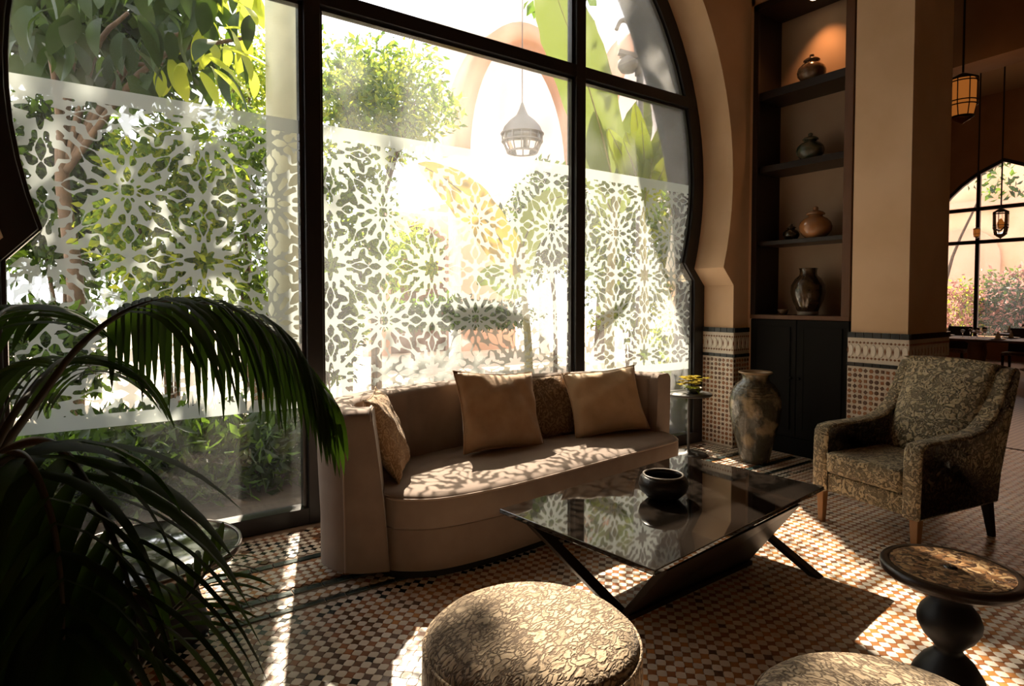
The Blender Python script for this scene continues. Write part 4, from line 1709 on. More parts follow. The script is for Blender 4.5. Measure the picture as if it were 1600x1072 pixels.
# ================================================================== POTTED PALM
PX, PY = -.32, 1.86
palm = thing('potted_palm', 'tall potted palm with drooping feathered fronds, in the left foreground', 'palm', (PX, PY, 0))
PO = Vector((PX, PY, 0))
obj('pot', lathe([(0, 0), (.15, 0), (.16, .02), (.21, .34), (.23, .36), (.235, .40), (.21, .40), (.19, .34), (0, .33)], 36), M['pot'], palm, True)
obj('soil', lathe([(0, .35), (.10, .352), (.195, .345)], 24), M['soil'], palm)
rp = random.Random(77)
for (bx, by_, hx_, hy_, hz) in ((-.04, .02, -.03, .05, 1.15), (.05, -.03, .09, -.05, .95), (.02, .06, .10, .10, .85)):
    obj('cane', tube(spline([(bx, by_, .33), (bx * .6 + hx_ * .4, by_ * .5 + hy_ * .5, hz * .6), (hx_, hy_, hz)], 10), [.028, .027, .026, .025, .024, .023, .022, .021, .02, .018], 10), M['cane'], palm, True)


def frond(path, nleaf, lens, wid, seed, side_l=1.0, side_r=1.0, down=0.75, fwd=0.5, start=0.15):
    """A feathered frond: a rachis with leaflets on both sides that droop by their weight."""
    rg = random.Random(seed)
    pts = spline(path, 40)
    loc = [p - PO for p in pts]
    rach = obj('frond', tube(loc, [.011 - .009 * k / 39 for k in range(40)], 6), M['palm_stem'], palm, True)
    for k in range(nleaf):
        t = start + (1 - start) * (k + .5) / nleaf
        i = min(int(t * 39), 38)
        p = loc[i].lerp(loc[i + 1], t * 39 - i)
        tan = (loc[i + 1] - loc[i]).normalized()
        up = Vector((0, 0, 1))
        sd = tan.cross(up)
        sd = sd.normalized() if sd.length > .05 else RT.copy()
        for s, amt in ((1, side_r), (-1, side_l)):
            if amt <= 0: continue
            Ln = lens * amt * (0.55 + .45 * math.sin(PI * min(1, (t - start) / (1 - start) * .85 + .15))) * rg.uniform(.88, 1.1)
            d0 = (sd * s + tan * (fwd + .5 * t) + Vector((0, 0, .15))).normalized()
            n = 7
            V, Fc = [], []
            q = Vector((0, 0, 0))
            d = d0.copy()
            tw = rg.uniform(-.4, .4)
            for m in range(n + 1):
                u = m / n
                wv = wid * (math.sin(PI * (u * .88 + .10)) ** .8) * rg.uniform(.95, 1.05)
                if m == n: wv = .0008
                nrm = d.cross(up)
                nrm = nrm.normalized() if nrm.length > 1e-3 else sd
                wdir = (nrm * math.cos(tw) + d.cross(nrm) * math.sin(tw)).normalized()
                fold = d.cross(wdir) * wv * .12
                V += [q - wdir * wv / 2 + fold, q.copy(), q + wdir * wv / 2 + fold]
                q = q + d * (Ln / n)
                d = (d + Vector((0, 0, -1)) * down * (Ln / n) * 4.2).normalized()
            for m in range(n):
                a = 3 * m
                Fc += [(a, a + 3, a + 4, a + 1), (a + 1, a + 4, a + 5, a + 2)]
            link('leaflet', new_mesh('leaflet', V, Fc, M['palm'], True), rach, p)


frond([P(-40, 760, 1.5), P(60, 625, 1.52), P(130, 535, 1.6), P(215, 478, 1.72), P(300, 470, 1.86), P(390, 494, 2.0), P(455, 545, 2.08), P(516, 622, 2.12)], 36, .52, .026, 1, down=1.9, fwd=.35, start=.36)
frond([P(-60, 800, 1.3), P(20, 650, 1.45), P(75, 580, 1.65), P(105, 560, 1.85), P(130, 565, 2.05), P(150, 585, 2.2)], 15, .46, .032, 2, down=1.3, fwd=.25, start=.42)
frond([P(-60, 760, 1.22), P(20, 700, 1.16), P(85, 695, 1.10), P(140, 765, 1.06), P(180, 850, 1.03), P(205, 935, 1.01), P(215, 1030, 1.0)], 12, .42, .042, 3, down=.85, fwd=.75, start=.30)
frond([P(60, 1120, 1.2), P(200, 1060, 1.3), P(257, 971, 1.38), P(302, 922, 1.45), P(345, 860, 1.5)], 11, .22, .018, 4, down=1.3, fwd=.3, start=.35)
frond([P(-120, 760, 1.25), P(-60, 600, 1.35), P(-10, 500, 1.5), P(40, 478, 1.7), P(85, 500, 1.85)], 12, .30, .030, 5, down=1.2, fwd=.5, start=.4)
frond([P(-80, 900, 1.0), P(-30, 760, .98), P(30, 710, .96), P(75, 790, .94), P(95, 900, .92), P(100, 1000, .9)], 10, .38, .046, 6, down=1.7, fwd=.5, start=.22)

# ================================================================== DINING ROOM BEYOND THE COLUMN
def dining_table(label, c, r=.55, lx=0.0):
    t = thing('dining_table', label, 'table', (c[0], c[1], 0), 0, 'dining tables in the far room')
    if lx:
        bevel(obj('tabletop', box(-r, r, -lx, lx, .715, .755), M['brown_wood'], t), .005)
    else:
        obj('tabletop', lathe([(0, .715), (r - .01, .715), (r, .725), (r, .745), (r - .01, .755), (0, .755)], 40), M['brown_wood'], t, True)
    obj('pedestal', lathe([(0, 0), (.30, 0), (.31, .03), (.10, .08), (.12, .3), (.15, .5), (.13, .65), (.22, .715), (0, .715)], 24), M['honey_wood'], t, True)
    return t


dining_table('long dark dining table set for a meal, first one seen past the column', (13.3, 4.15), .55, 1.3)
dining_table('round dining table standing before the pointed window', (16.2, 5.75), .75)
dining_table('round dining table behind the far end of the long table', (15.9, 3.9), .75)


def dining_chair():
    t = thing('dining_chair', '', 'chair')
    bevel(obj('seat', box(-.21, .21, -.21, .21, .42, .48), M['brocade'], t), .015)
    for sx in (-1, 1):
        for sy in (-1, 1):
            x, y = sx * .18, sy * .18
            obj('leg', hexa([(x - .014, y - .014 + sy * .02, 0), (x + .014, y - .014 + sy * .02, 0), (x + .014, y + .014 + sy * .02, 0), (x - .014, y + .014 + sy * .02, 0)],
                            [(x - .02, y - .02, .42), (x + .02, y - .02, .42), (x + .02, y + .02, .42), (x - .02, y + .02, .42)]), M['dark_wood'], t)
    bevel(obj('backrest', hexa([(-.21, .17, .46), (.21, .17, .46), (.21, .21, .46), (-.21, .21, .46)], [(-.20, .24, .92), (.20, .24, .92), (.20, .28, .92), (-.20, .28, .92)]), M['dark_wood'], t), .012)
    return t


dc0 = dining_chair()
chairs = [((12.55, 4.75), 90, 'dark dining chair nearest the column on this side of the long table'),
          ((14.05, 4.75), -90, 'dark dining chair across the long table, nearest the column'),
          ((14.05, 3.75), -90, 'dark dining chair across the long table, farther from the column'),
          ((15.3, 5.75), 90, 'dark dining chair on the near side of the round table before the window'),
          ((16.2, 6.75), 0, 'dark dining chair at the left of the round table before the window'),
          ((16.9, 3.9), -90, 'dark dining chair with its back to the pointed window')]
for i, ((x, y), a, lab) in enumerate(chairs):
    if i == 0:
        o = dc0
    else:
        o = dc0.copy()
        COL.objects.link(o)
        for ch in list(dc0.children):
            c = ch.copy()
            c.parent = o
            COL.objects.link(c)
    o.location = (x, y, 0)
    o.rotation_euler = (0, 0, R_(a))
    o['label'] = lab
    o['group'] = 'dining chairs in the far room'

plate_me = new_mesh('plate', *lathe([(0, 0), (.08, 0), (.13, .018), (.135, .022), (.08, .008), (0, .006)], 24), M['plate'], True)
glass_me = new_mesh('wine_glass', *lathe([(0, 0), (.034, 0), (.034, .003), (.005, .008), (.004, .08), (.02, .095), (.038, .13), (.036, .19), (.034, .19), (.036, .13), (.018, .10), (0, .095)], 16), M['drink_glass'], True)
nap_me = new_mesh('napkin', *join(lathe([(0, 0), (.05, 0), (.035, .05), (.012, .13), (0, .14)], 6)), M['linen'])
spots = [('long table', 13.3, 4.15, [(-.33, .6), (-.33, -.4), (.33, .6), (.33, -.4)]),
         ('round table before the window', 16.2, 5.75, [(-.5, 0), (0, .5), (.5, 0)]),
         ('round table behind the long one', 15.9, 3.9, [(-.5, 0), (0, .5)])]
where = {(-1, 1): 'near side, left', (-1, -1): 'near side, right', (1, 1): 'far side, left', (1, -1): 'far side, right', (-1, 0): 'near side', (0, 1): 'left side', (1, 0): 'far side', (0, -1): 'right side'}
sg = lambda v: (v > 0) - (v < 0)
for nm, cx_, cy_, off in spots:
    for (dx, dy) in off:
        w_ = where[(sg(dx), sg(dy))]
        tag(link('plate', plate_me, None, (cx_ + dx, cy_ + dy, .7552)), 'white plate on the %s, %s' % (nm, w_), 'plate', 'plates on the ' + nm)
        tag(link('wine_glass', glass_me, None, (cx_ + dx * .55 + .04, cy_ + dy * .6 + (.20 if dy <= 0 else -.18), .7552)), 'stemmed glass on the %s, %s' % (nm, w_), 'glass', 'glasses on the ' + nm)
        tag(link('napkin', nap_me, None, (cx_ + dx, cy_ + dy, .762), (0, 0, dx)), 'folded napkin on a plate of the %s, %s' % (nm, w_), 'napkin', 'napkins on the ' + nm)


def lantern(name, label, loc, r, h, rod_to, rod_r=.012, glow=True, glassy=False):
    t = thing(name, label, 'lantern', loc)
    z = loc[2]
    obj('rod', lathe([(0, h), (rod_r, h), (rod_r, rod_to - z), (0, rod_to - z)], 8), M['iron'], t)
    obj('glass_body', lathe([(r * .62, h * .10), (r * .86, h * .25), (r * .88, h * .80), (r * .80, h * .86)], 20), M['drink_glass'] if glassy else M['amber_glow'], t, True)
    if glassy:
        obj('lamp_bulb', lathe([(0, h * .3), (r * .25, h * .36), (r * .3, h * .5), (r * .12, h * .62), (0, h * .65)], 12), M['amber_glow'], t, True)
    obj('cap', lathe([(r, h * .84), (r * 1.02, h * .87), (r * .8, h * .90), (r * .3, h * .97), (0, h)], 20), M['iron'], t, True)
    for zz, rr in ((.12, .78), (.34, .98), (.42, .98), (.80, 1.0)):
        obj('ring', tube([(r * rr * math.cos(a), r * rr * math.sin(a), h * zz) for a in [2 * PI * k / 20 for k in range(21)]], r * .05, 6, False), M['iron'], t, True)
    for k in range(8):
        a = 2 * PI * k / 8
        obj('cage_bar', tube([(r * .78 * math.cos(a), r * .78 * math.sin(a), h * .12), (r * .98 * math.cos(a), r * .98 * math.sin(a), h * .36), (r * 1.0 * math.cos(a), r * 1.0 * math.sin(a), h * .85)], r * .04, 5), M['iron'], t)
    obj('finial', lathe([(0, -.02), (r * .15, .0), (r * .55, h * .06), (r * .75, h * .12), (0, h * .12)], 16), M['brass'], t, True)
    return t


pl_ = P(1503, 192, 7.2)
lantern('hanging_lantern', 'amber glass lantern in an iron cage, hanging just right of the column', (pl_.x, pl_.y, pl_.z), .15, .58, ZC)
pl_ = P(1563, 372, 12.2)
lantern('hanging_lantern', 'small brass-tipped pendant lantern hanging before the middle of the pointed window', (pl_.x, pl_.y, pl_.z), .13, .60, ZC, .014, glassy=True)
pl_ = P(1526, 372, 12.6)
lantern('hanging_lantern', 'thin-rod pendant lantern hanging before the left bar of the pointed window', (pl_.x, pl_.y, pl_.z), .06, .22, ZC, .014)
ld = bpy.data.lights.new('lantern_glow', 'POINT')
ld.energy = 3
ld.color = (1.0, .55, .22)
ld.shadow_soft_size = .1
for q in (P(1535, 170, 8.6), P(1570, 200, 13)):
    lo = bpy.data.objects.new('lantern_glow', ld)
    COL.objects.link(lo)
    lo.location = q

# ================================================================== GARDEN
struct('ground_garden', join(box(-30, 60, YO, 60, -.30, -.06), box(-30, -3.6, -30, YO, -.30, -.06)), M['pave'])
tag(obj('garden_bed', prism([(-4, 4.32), (1.45, 4.32), (1.5, 5.4), (.9, 6.8), (-4, 7.4)], -.10, -.02), M['earth']), 'strip of dark earth along the window under the shrubs', 'garden bed', None, 'structure')


def leaf_cloud(name, parent, center, radii, n, size, mats, seed, loc=None, up=0.3, aspect=.45, hollow=0.35, fold=.25):
    """Many small leaves filling an ellipsoid, as one mesh."""
    rg = np.random.default_rng(seed)
    v = rg.normal(size=(n, 3))
    v /= np.linalg.norm(v, axis=1)[:, None]
    rad = (hollow + (1 - hollow) * rg.random(n)) ** .6
    # lumps
    lump = 1 + .22 * np.sin(v[:, 0] * 5 + seed) * np.cos(v[:, 2] * 6 + seed * 2) + .15 * np.sin(v[:, 1] * 9 + seed)
    c = v * (rad * lump)[:, None] * np.array(radii) + np.array(center)
    d = rg.normal(size=(n, 3)) + v * .6 + np.array([0, 0, -up])
    d /= np.linalg.norm(d, axis=1)[:, None]
    w_ = np.cross(d, rg.normal(size=(n, 3)))
    w_ /= np.linalg.norm(w_, axis=1)[:, None]
    nn = np.cross(d, w_)
    s = size * (.6 + .8 * rg.random(n))
    L1 = d * s[:, None]
    W1 = w_ * (s * aspect * .5)[:, None]
    F1 = nn * (s * fold * aspect)[:, None]
    V = np.stack([c, c + L1 * .5 + W1 + F1, c + L1, c + L1 * .5 - W1 + F1], 1).reshape(-1, 3)
    me = bpy.data.meshes.new(name)
    me.vertices.add(4 * n)
    me.vertices.foreach_set('co', V.astype(np.float32).ravel())
    idx = np.arange(4 * n).reshape(n, 4)
    tri = np.stack([idx[:, [0, 1, 2]], idx[:, [0, 2, 3]]], 1).reshape(-1)
    me.loops.add(6 * n)
    me.loops.foreach_set('vertex_index', tri.astype(np.int32))
    me.polygons.add(2 * n)
    me.polygons.foreach_set('loop_start', np.arange(0, 6 * n, 3, dtype=np.int32))
    for m in mats:
        me.materials.append(m)
    mi = np.repeat(rg.integers(0, len(mats), n), 2)
    me.polygons.foreach_set('material_index', mi.astype(np.int32))
    me.update(calc_edges=True)
    o = link(name, me, parent)
    o['kind'] = 'stuff'
    return o


def shrub(name, label, px, py, d, rpx, rpy, n, size, mats, seed, group=None, trunk=True, cat='shrub', rdep=None, **kw):
    """A shrub or small tree whose crown is centred d metres ahead; stems run down to the ground."""
    c = P(px, py, d)
    rx, rz = rpx * d / F_PX, rpy * d / F_PX
    t = thing(name, label, cat, (c.x, c.y, -.06), 0, group)
    leaf_cloud('foliage', t, (0, 0, c.z + .06), (rx, rdep or rx, rz), n, size, mats, seed, **kw)
    if trunk:
        rg = random.Random(seed)
        g = []
        h = c.z + .06
        for k in range(4):
            a = rg.uniform(0, 6.28)
            e = Vector((rx * .55 * math.cos(a), rx * .55 * math.sin(a), h + rz * rg.uniform(-.2, .5)))
            g.append(tube(spline([(.04 * math.cos(a), .04 * math.sin(a), 0), (.1 * math.cos(a), .1 * math.sin(a), max(.05, (h - rz) * .8)), e], 8), [.045 * min(1, h / 3) * (1 - .1 * q) for q in range(8)], 6))
        obj('stems', join(*g), M['bark'], t, True)
    return t


# the pale post in front of the left pane
pp = P(446, 468, 5.75)
po = thing('pergola_post', 'pale round pergola post outside the left pane', 'post', (pp.x, pp.y, -.06))
obj('shaft', lathe([(0, .1), (.15, .1), (.15, 7.0), (0, 7.0)], 40), M['post'], po, True)
obj('base', lathe([(0, 0), (.22, 0), (.22, .08), (.18, .12), (.15, .14)], 40), M['post'], po, True)

# tall tree out of view, its crown shaped to shade and dapple the sunlight
ot = thing('shade_tree', 'tall unseen tree above the garden, its crown shaped to dapple the sunlight', 'tree', (10.6, 11.2, -.06))
obj('trunk', tube(spline([(0, 0, 0), (.1, 0, 3), (-.3, -.1, 6), (-1.6, -.2, 8.6)], 14), [.16 - .007 * k for k in range(14)], 10), M['bark'], ot, True)
rgo = random.Random(4)
# the crown is open where the photograph shows sun reaching the room
lit = [(3.85, 1.95, 0), (4.0, 1.75, 0), (3.95, 2.2, 0), (4.2, 2.4, 0), (3.7, 1.75, 0), (4.25, 2.0, 0), (1.55, 3.0, .45), (1.95, 2.95, .45), (3.3, 3.1, .45), (4.3, 1.72, .46), (.55, 2.6, 0), (.65, 2.35, 0), (.78, 2.7, 0), (.6, 3.0, 0), (.25, 2.6, 0), (.2, 2.3, 0), (.95, 2.3, 0), (.45, 2.2, 0), (.8, 2.15, 0), (.4, 2.9, 0),
       (4.6, 3.0, 0), (5.0, 2.6, 0), (1.3, 1.62, .43), (3.05, 3.4, .9)]
near = [(3.1, 1.2, 0), (3.5, 1.35, 0), (2.7, 1.0, 0)]
soft = [(x + .33 * (11.2 - y) - 10.6, z + 11.2 - y) for x, y, z in near]
gaps = [(x + .33 * (11.2 - y) - 10.6, z + 11.2 - y) for x, y, z in lit]
clumps = []
while len(clumps) < 46:
    c_ = (rgo.uniform(-8.6, -1.6), rgo.uniform(-1.0, 1.0), rgo.uniform(8.6, 12.6))
    zz = c_[2] - c_[1]
    if min(math.hypot(c_[0] - .33 * c_[1] - g[0], zz - g[1]) for g in gaps) > .84 and min(math.hypot(c_[0] - .33 * c_[1] - g[0], zz - g[1]) for g in soft) > .5:
        clumps.append(c_)
for k, c_ in enumerate(clumps):
    leaf_cloud('foliage', ot, c_, (.85, .8, .6), 75 if c_[2] - c_[1] < 9.4 else 30, .34, [M['leaf_mid'], M['leaf_bright']], 91 + k, hollow=.05, aspect=.6)

# big-leaved tree, upper left
bt = thing('broadleaf_tree', 'dark tree with big hanging leaves, outside the top of the left pane', 'tree', (P(110, 468, 6.6).x, P(110, 468, 6.6).y, -.06))
BTO = bt.location.copy()
tr0 = P(110, 468, 6.6)
gg = [tube(spline([(0, 0, 0), (.05, .05, 1.6), (-.05, .1, 3.0), (.1, 0, 4.6)], 14), [.10 - .004 * k for k in range(14)], 10)]
for (px, py, d) in ((60, 60, 6.0), (200, 20, 6.2), (330, 40, 6.3), (260, 100, 6.5), (380, 60, 6.2)):
    gg.append(tube(spline([(-.02, .08, 2.9), (P(px, py, d) - BTO) * .5 + Vector((0, 0, 1.9)), P(px, py, d) - BTO], 8), [.045 - .004 * k for k in range(8)], 6))
obj('trunk', join(*gg), M['bark'], bt, True)
lv = []
for mi, (m, n_) in enumerate((('leaf_dark', 3), ('leaf_mid', 2), ('leaf_lime', 2))):
    for k in range(n_):
        lv.append((mi, new_mesh('leaf', *leaf_strip(.36, .15, .25 + .15 * k, .10, 7), M[m], True)))
rb = random.Random(8)
for k in range(290):
    px = rb.uniform(25, 395)
    lim = 158 - max(0, px - 250) * .10
    py = rb.uniform(-70, lim - 35)
    if px > 340 and rb.random() < .6: continue
    d = rb.uniform(5.3, 7.2)
    p = P(px, py, d)
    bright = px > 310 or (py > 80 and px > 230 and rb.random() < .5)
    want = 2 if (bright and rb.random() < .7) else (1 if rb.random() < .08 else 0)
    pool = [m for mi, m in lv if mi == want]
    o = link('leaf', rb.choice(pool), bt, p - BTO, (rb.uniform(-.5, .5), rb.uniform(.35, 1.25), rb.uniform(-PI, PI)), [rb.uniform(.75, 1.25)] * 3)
for (px, py, d, s, rx_, ry_, rz_) in ((345, 75, 5.6, 1.15, .3, .15, R_(-35.2) + .25), (330, 95, 5.6, 1.0, -.2, .5, R_(-35.2) - .1), (350, 45, 5.8, .9, .4, -.1, R_(-35.2)), (335, 110, 5.9, .8, 0, .6, R_(-35.2) + .4)):
    link('leaf', [m for mi, m in lv if mi == 2][0], bt, P(px, py, d) - BTO, (rx_, ry_, rz_), (s * 1.5, s * 2.0, s * 1.5))
leaf_cloud('foliage', bt, tuple(P(150, 20, 7.6) - BTO), (1.35, .9, .95), 2600, .26, [M['leaf_dark'], M['leaf_dark'], M['leaf_mid']], 4, aspect=.5)

DK, MD, BR, LM = M['leaf_dark'], M['leaf_mid'], M['leaf_bright'], M['leaf_lime']
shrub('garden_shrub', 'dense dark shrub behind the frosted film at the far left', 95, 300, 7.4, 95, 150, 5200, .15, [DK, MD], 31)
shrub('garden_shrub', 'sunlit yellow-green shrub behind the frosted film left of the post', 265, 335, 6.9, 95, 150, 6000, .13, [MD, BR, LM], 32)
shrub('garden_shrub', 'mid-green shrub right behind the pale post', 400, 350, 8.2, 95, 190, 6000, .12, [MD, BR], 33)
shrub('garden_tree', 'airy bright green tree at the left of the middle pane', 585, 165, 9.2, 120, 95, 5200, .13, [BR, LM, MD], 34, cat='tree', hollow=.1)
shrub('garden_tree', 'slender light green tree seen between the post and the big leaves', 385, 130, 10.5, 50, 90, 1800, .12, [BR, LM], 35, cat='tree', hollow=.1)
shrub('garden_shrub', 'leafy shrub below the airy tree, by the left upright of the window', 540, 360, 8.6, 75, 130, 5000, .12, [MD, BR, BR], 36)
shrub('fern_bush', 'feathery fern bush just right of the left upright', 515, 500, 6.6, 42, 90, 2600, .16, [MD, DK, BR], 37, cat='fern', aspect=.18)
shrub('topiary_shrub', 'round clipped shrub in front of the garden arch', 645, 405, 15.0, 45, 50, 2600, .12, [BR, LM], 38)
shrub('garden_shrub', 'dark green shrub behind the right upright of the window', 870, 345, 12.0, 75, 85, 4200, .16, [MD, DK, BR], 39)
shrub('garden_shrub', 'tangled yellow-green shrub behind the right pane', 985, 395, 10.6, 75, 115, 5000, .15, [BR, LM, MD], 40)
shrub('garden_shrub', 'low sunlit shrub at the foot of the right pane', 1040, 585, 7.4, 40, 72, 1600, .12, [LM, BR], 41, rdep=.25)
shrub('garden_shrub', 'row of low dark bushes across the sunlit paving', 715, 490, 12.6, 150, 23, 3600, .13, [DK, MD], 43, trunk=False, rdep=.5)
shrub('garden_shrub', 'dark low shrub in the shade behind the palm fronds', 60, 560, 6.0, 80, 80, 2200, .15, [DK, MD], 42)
sp_ = thing('sill_plant', 'bright leafy plant just outside the foot of the right pane, by the reveal', 'plant', (4.95, 4.21, -.006))
leaf_cloud('foliage', sp_, (0, 0, .46), (.12, .06, .42), 240, .11, [LM, BR], 81, hollow=.05, up=-.4)
# ground cover below the left pane
gcm = leaf_cloud('ground_cover', None, (0.2, 5.38, .20), (1.9, .85, .36), 9000, .15, [DK, MD, DK], 51, up=-.3, aspect=.3, hollow=.05)
gcm['label'] = 'low leafy ground cover growing below the left pane'
gcm['category'] = 'ground cover'


# banana plants -----------------------------------------------------
def broad_leaf(path, width, seed, n=22, cup=.18, roll=0.0):
    """A long torn-edged banana leaf along a path; the midrib is a raised rib."""
    rg = random.Random(seed)
    pts = spline(path, n)
    V, Fc = [], []
    for k, p in enumerate(pts):
        t = k / (n - 1)
        tan = (pts[min(k + 1, n - 1)] - pts[max(k - 1, 0)]).normalized()
        sd = tan.cross(FW).normalized()
        sd = (sd * math.cos(roll) + tan.cross(sd) * math.sin(roll)).normalized()
        nr = sd.cross(tan).normalized()
        wv = width / 2 * (math.sin(PI * min(1, .06 + t * .94)) ** .6) * (1 + .05 * rg.uniform(-1, 1))
        if k == n - 1: wv = .004
        for j, u in enumerate((-1, -.55, 0, .55, 1)):
            V.append(p + sd * wv * u + nr * (abs(u) * wv * cup))
    for k in range(n - 1):
        for j in range(4):
            a = k * 5 + j
            Fc.append((a, a + 5, a + 6, a + 1))
    return V, Fc, pts


def banana(label, base, leaves, stalks, seed):
    t = thing('banana_plant', label, 'plant', (base.x, base.y, -.06))
    B0 = t.location.copy()
    for (path, r0, r1) in stalks:
        pts = spline(path, 10)
        obj('stalk', tube([p - B0 for p in pts], [r0 + (r1 - r0) * k / 9 for k in range(10)], 10), M['stalk'], t, True)
    for i, (path, wdt, mt, roll) in enumerate(leaves):
        V, Fc, pts = broad_leaf(path, wdt, seed + i, roll=roll)
        lf = obj('leaf', ([v - B0 for v in V], Fc), M[mt], t, True)
        obj('midrib', tube([p - B0 for p in pts], [.014 - .010 * k / 21 for k in range(22)], 6), M['stalk'], lf, True)
    return t


b1 = P(822, 640, 6.4)
banana('banana plant with a drooping yellowed leaf, outside the middle pane', b1,
       [([P(812, 425, 6.4), P(795, 395, 6.35), P(745, 325, 6.2), P(700, 283, 6.1), P(652, 255, 6.0)], .42, 'leaf_yellow', .25),
        ([P(815, 440, 6.4), P(818, 380, 6.5), P(850, 320, 6.7), P(900, 300, 6.9)], .34, 'leaf_banana', -.2),
        ([P(822, 440, 6.4), P(800, 450, 6.2), P(770, 430, 6.0), P(745, 445, 5.9)], .25, 'leaf_bright', .3)],
       [([Vector((b1.x, b1.y, -.06)), P(826, 560, 6.4), P(816, 430, 6.4)], .06, .03)], 100)
b2 = P(955, 600, 8.9)
banana('tall banana plant with one huge upright leaf, outside the right upright of the window', b2,
       [([P(962, 300, 8.8), P(935, 190, 8.7), P(905, 90, 8.6), P(872, 0, 8.5), P(845, -90, 8.4)], .86, 'leaf_banana', .1),
        ([P(955, 330, 8.8), P(925, 260, 9.0), P(908, 190, 9.2), P(900, 130, 9.3)], .40, 'leaf_banana', -.3),
        ([P(965, 330, 8.8), P(985, 250, 8.9), P(1000, 190, 9.0), P(1010, 150, 9.1)], .50, 'leaf_banana', .2)],
       [([Vector((b2.x, b2.y, -.06)), P(952, 480, 8.9), P(962, 300, 8.8)], .09, .05),
        ([Vector((b2.x + .2, b2.y - .1, -.06)), P(1002, 500, 8.5), P(1000, 330, 8.6)], .05, .03)], 200)
b3 = P(1012, 600, 8.0)
fl_ = []
rgb = random.Random(19)
for k in range(15):
    a = rgb.uniform(-.9, 1.15)
    L_ = rgb.uniform(75, 130)
    ex, ey = 1000 + L_ * math.sin(a) * .7, 290 - L_ * math.cos(a)
    fl_.append(([P(1003, 330, 8.3), P((1003 + ex) / 2 + 4, (320 + ey) / 2, 8.2), P(ex, ey, 8.0 + rgb.uniform(-.4, .5))], .26, 'leaf_lime', rgb.uniform(-.8, .8)))
banana('bird-of-paradise clump with bright narrow leaves, outside the right pane', b3, fl_,
       [([Vector((b3.x, b3.y, -.06)), P(1008, 470, 8.1), P(1003, 320, 8.3)], .06, .035)], 300)

# garden wall with an arched opening, far behind --------------------
gw = thing('garden_wall', 'rose-coloured garden wall with a terracotta arched recess across the paving', 'wall', (0, 0, -.06))
gw['kind'] = 'structure'
del gw['category']


def arch_wall(x0, x1, y0, y1, zt, ax, hw, zs, rise, n=16):
    hole_ = [(ax - hw, 0)] + [(ax - hw * math.cos(PI * k / n), zs + rise * math.sin(PI * k / n)) for k in range(n + 1)] + [(ax + hw, 0)]
    V, Fc = [], []
    m = len(hole_)
    out = [(x0, 0)] + [(x0 + (x1 - x0) * k / n, zt) for k in range(n + 1)] + [(x1, 0)]
    for y in (y0, y1):
        V += [(x, y, z) for x, z in hole_] + [(x, y, z) for x, z in out]
    for i in range(m - 1):
        Fc.append((i, i + 1, m + i + 1, m + i))
        Fc.append((2 * m + i, 3 * m + i, 3 * m + i + 1, 2 * m + i + 1))
        Fc.append((i + 1, i, 2 * m + i, 2 * m + i + 1))
        Fc.append((m + i, m + i + 1, 3 * m + i + 1, 3 * m + i))
    return V, Fc


A0 = P(660, 468, 17.0)
obj('wall_face', arch_wall(A0.x - 1.6, A0.x + 3.2, A0.y, A0.y + .4, 3.9, A0.x, .95, 2.6, 1.0), M['pink_wall'], gw)
obj('recess', box(A0.x - 1.2, A0.x + 1.2, A0.y + .42, A0.y + .55, 0, 3.8), M['terracotta_wall'], gw)

# pale arcade of the house across the garden
ar = thing('arcade_house', 'hazy white house with pink-rimmed arches, seen above the frosted band', 'building', (0, 0, -.06))
ar['kind'] = 'structure'
del ar['category']
AY = 12.6


def arch_ring(ax, hw, zs, rise, tk, y0, y1, n=24):
    g = []
    for k in range(n + 1):
        a = PI * k / n
        c, s = math.cos(a), math.sin(a)
        o_ = (ax - hw * c, zs + rise * s)
        i_ = (ax - (hw - tk) * c, zs + (rise - tk) * s)
        g.append([(o_[0], y0, o_[1]), (i_[0], y0, i_[1]), (i_[0], y1, i_[1]), (o_[0], y1, o_[1])])
    V, Fc = tobj('r', g, False, True)
    m = len(V)
    Fc += [(0, 1, 2, 3), (m - 1, m - 2, m - 3, m - 4)]
    return V, Fc


q0 = P(718, 235, 14.3)
ax0, zs0 = q0.x + 2.2, q0.z
obj('arch_rim', arch_ring(ax0, 2.2, zs0, 3.62, .42, AY, AY + .7), M['pink_trim'], ar, True)
obj('arch_rim', arch_ring(ax0 + 4.6, 2.1, zs0 + .3, 4.4, .45, AY, AY + .7), M['pink_trim'], ar, True)
obj('facade', box(ax0 - 1.95, ax0 + 7.5, AY + 1.6, AY + 1.9, 4.2, 10.2), M['white_wall'], ar)
obj('pier', box(ax0 - 2.2, ax0 - 1.78, AY, AY + .7, 4.0, zs0), M['white_wall'], ar)
obj('pier', box(ax0 + 1.78, ax0 + 2.9, AY, AY + .7, 4.0, zs0 + .3), M['white_wall'], ar)
obj('gallery_floor', box(ax0 - 2.2, ax0 + 7.5, AY - .1, AY + 1.9, 3.85, 4.15), M['white_wall'], ar)
for k in range(4):
    obj('gallery_column', lathe([(0, 0), (.16, 0), (.16, 3.9), (0, 3.9)], 16, (ax0 - 1.7 + 2.9 * k, AY + .9, 0)), M['white_wall'], ar)

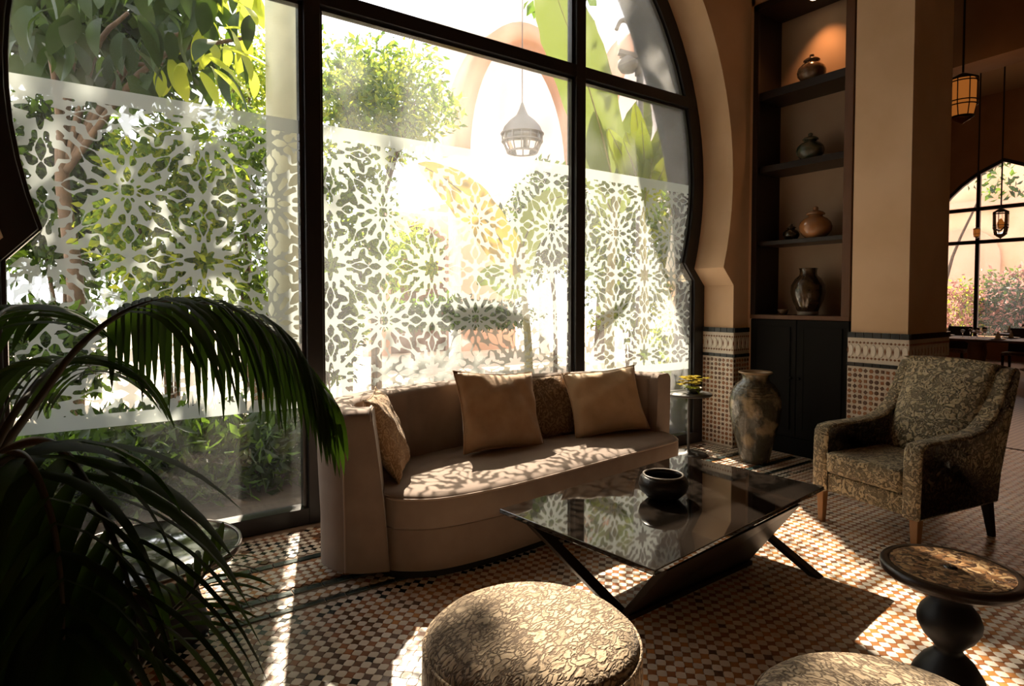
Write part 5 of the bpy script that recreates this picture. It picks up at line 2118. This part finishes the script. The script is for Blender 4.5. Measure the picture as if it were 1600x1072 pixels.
# big lantern hanging in the arch
ll = P(816, 238, 14.6)
gl_ = thing('garden_lantern', 'onion-domed iron lantern hanging in the pale arch across the garden', 'lantern', (ll.x, ll.y, ll.z))
obj('glass_drum', lathe([(.36, .0), (.47, .30), (.46, .42), (.40, .55)], 20), M['drink_glass'], gl_, True)
obj('dome', lathe([(.50, .42), (.44, .58), (.30, .74), (.15, .86), (.08, 1.0), (.03, 1.15), (0, 1.2)], 20), M['iron_ext'], gl_, True)
for k in range(14):
    a = 2 * PI * k / 14
    obj('cage_bar', tube([(.36 * math.cos(a), .36 * math.sin(a), 0), (.48 * math.cos(a), .48 * math.sin(a), .28), (.49 * math.cos(a), .49 * math.sin(a), .45)], .016, 5), M['iron_ext'], gl_)
for rr, z in ((.36, 0), (.48, .25), (.50, .43)):
    obj('ring', tube([(rr * math.cos(a), rr * math.sin(a), z) for a in [2 * PI * k / 24 for k in range(25)]], .02, 6, False), M['iron_ext'], gl_, True)
obj('chain', lathe([(0, 1.15), (.012, 1.15), (.012, 3.6), (0, 3.6)], 6), M['iron_ext'], gl_)

# crook lamp post on the right
lp = P(999, 468, 8.6)
lpt = thing('lamp_post', 'iron crook lamp post above the leaves of the right pane', 'lamp post', (lp.x, lp.y, -.06))
LO = lpt.location.copy()
obj('post', tube([(0, 0, 0), tuple(P(1000, 115, 8.6) - LO)], .05, 10), M['iron_ext'], lpt, True)
obj('crook', tube([p - LO for p in spline([P(998, 118, 8.6), P(997, 85, 8.6), P(992, 55, 8.6), P(982, 34, 8.6), P(970, 33, 8.6), P(963, 47, 8.6)], 24)], [.055 - .0012 * k for k in range(24)], 10), M['iron_ext'], lpt, True)
obj('bracket', xf(box(-.17, .17, -.05, .05, -.03, .03), Matrix.Translation(P(985, 86, 8.6) - LO) @ Matrix.Rotation(-YAW, 4, 'Z') @ Matrix.Rotation(.25, 4, 'Y')), M['iron_ext'], lpt)
c_ = P(981, 112, 8.6) - LO
obj('lantern_body', lathe([(0, 0), (.10, 0), (.14, .06), (.14, .14), (.06, .2), (.02, .24)], 16, tuple(c_)), M['iron_ext'], lpt, True)
obj('lantern_stay', tube([c_ + Vector((0, 0, .2)), P(968, 90, 8.6) - LO], .012, 6), M['iron_ext'], lpt)

# terrace outside the dining room window
struct('terrace_wall', box(25.0, 25.3, -4, 22, 0, 6.5), M['peach_wall'])
tw = bpy.data.objects['terrace_wall']
for y in (4.6, 8.3, 12.0):
    n_ = 14
    poly = [(y - 1.1, .3)] + [(y - 1.1 * math.cos(PI * k / n_), 2.9 + 1.0 * math.sin(PI * k / n_)) for k in range(n_ + 1)] + [(y + 1.1, .3)]
    V_ = [(24.9, a_, b_) for a_, b_ in poly] + [(25.05, a_, b_) for a_, b_ in poly]
    m_ = len(poly)
    obj('blind_arch', (V_, [tuple(range(m_))] + [(i, m_ + i, m_ + (i + 1) % m_, (i + 1) % m_) for i in range(m_)]), M['pink_trim'], tw)
obj('cornice_band', box(24.85, 25.0, -4, 22, 4.6, 4.8), M['pink_trim'], tw)
t3 = thing('terrace_tree', 'thin leafy branches outside the top of the pointed window', 'tree', (21.5, 6.1, -.06))
obj('trunk', tube(spline([(0, 1.6, 0), (.1, 1.4, 2.5), (0, .6, 4.6)], 8), [.07 - .006 * k for k in range(8)], 8), M['bark'], t3, True)
leaf_cloud('foliage', t3, (0, -.1, 5.0), (.5, 1.0, .6), 160, .22, [MD, DK], 74)
t0 = thing('terrace_shrub', 'pink flowering bush outside the pointed window, left of the bar', 'shrub', (20.6, 6.9, -.06))
leaf_cloud('foliage', t0, (0, 0, 1.1), (.6, .6, 1.0), 1800, .13, [M['pink_leaf'], M['pink_leaf'], LM], 71)
t1 = thing('terrace_shrub', 'dark bush outside the pointed window, beside the terrace planter', 'shrub', (21.0, 5.7, -.06))
leaf_cloud('foliage', t1, (0, 0, 1.1), (.7, .9, .9), 2200, .15, [DK, M['pink_leaf'], DK], 72)
t2 = thing('terrace_planter', 'dark square planter on the terrace outside the pointed window', 'planter', (22.2, 6.1, -.06))
bevel(obj('box', box(-.5, .5, -1.1, 1.1, 0, 1.5), M['dark_wood'], t2), .02)
leaf_cloud('foliage', t2, (0, 0, 1.9), (.5, 1.1, .5), 900, .16, [M['pink_leaf'], MD], 73)
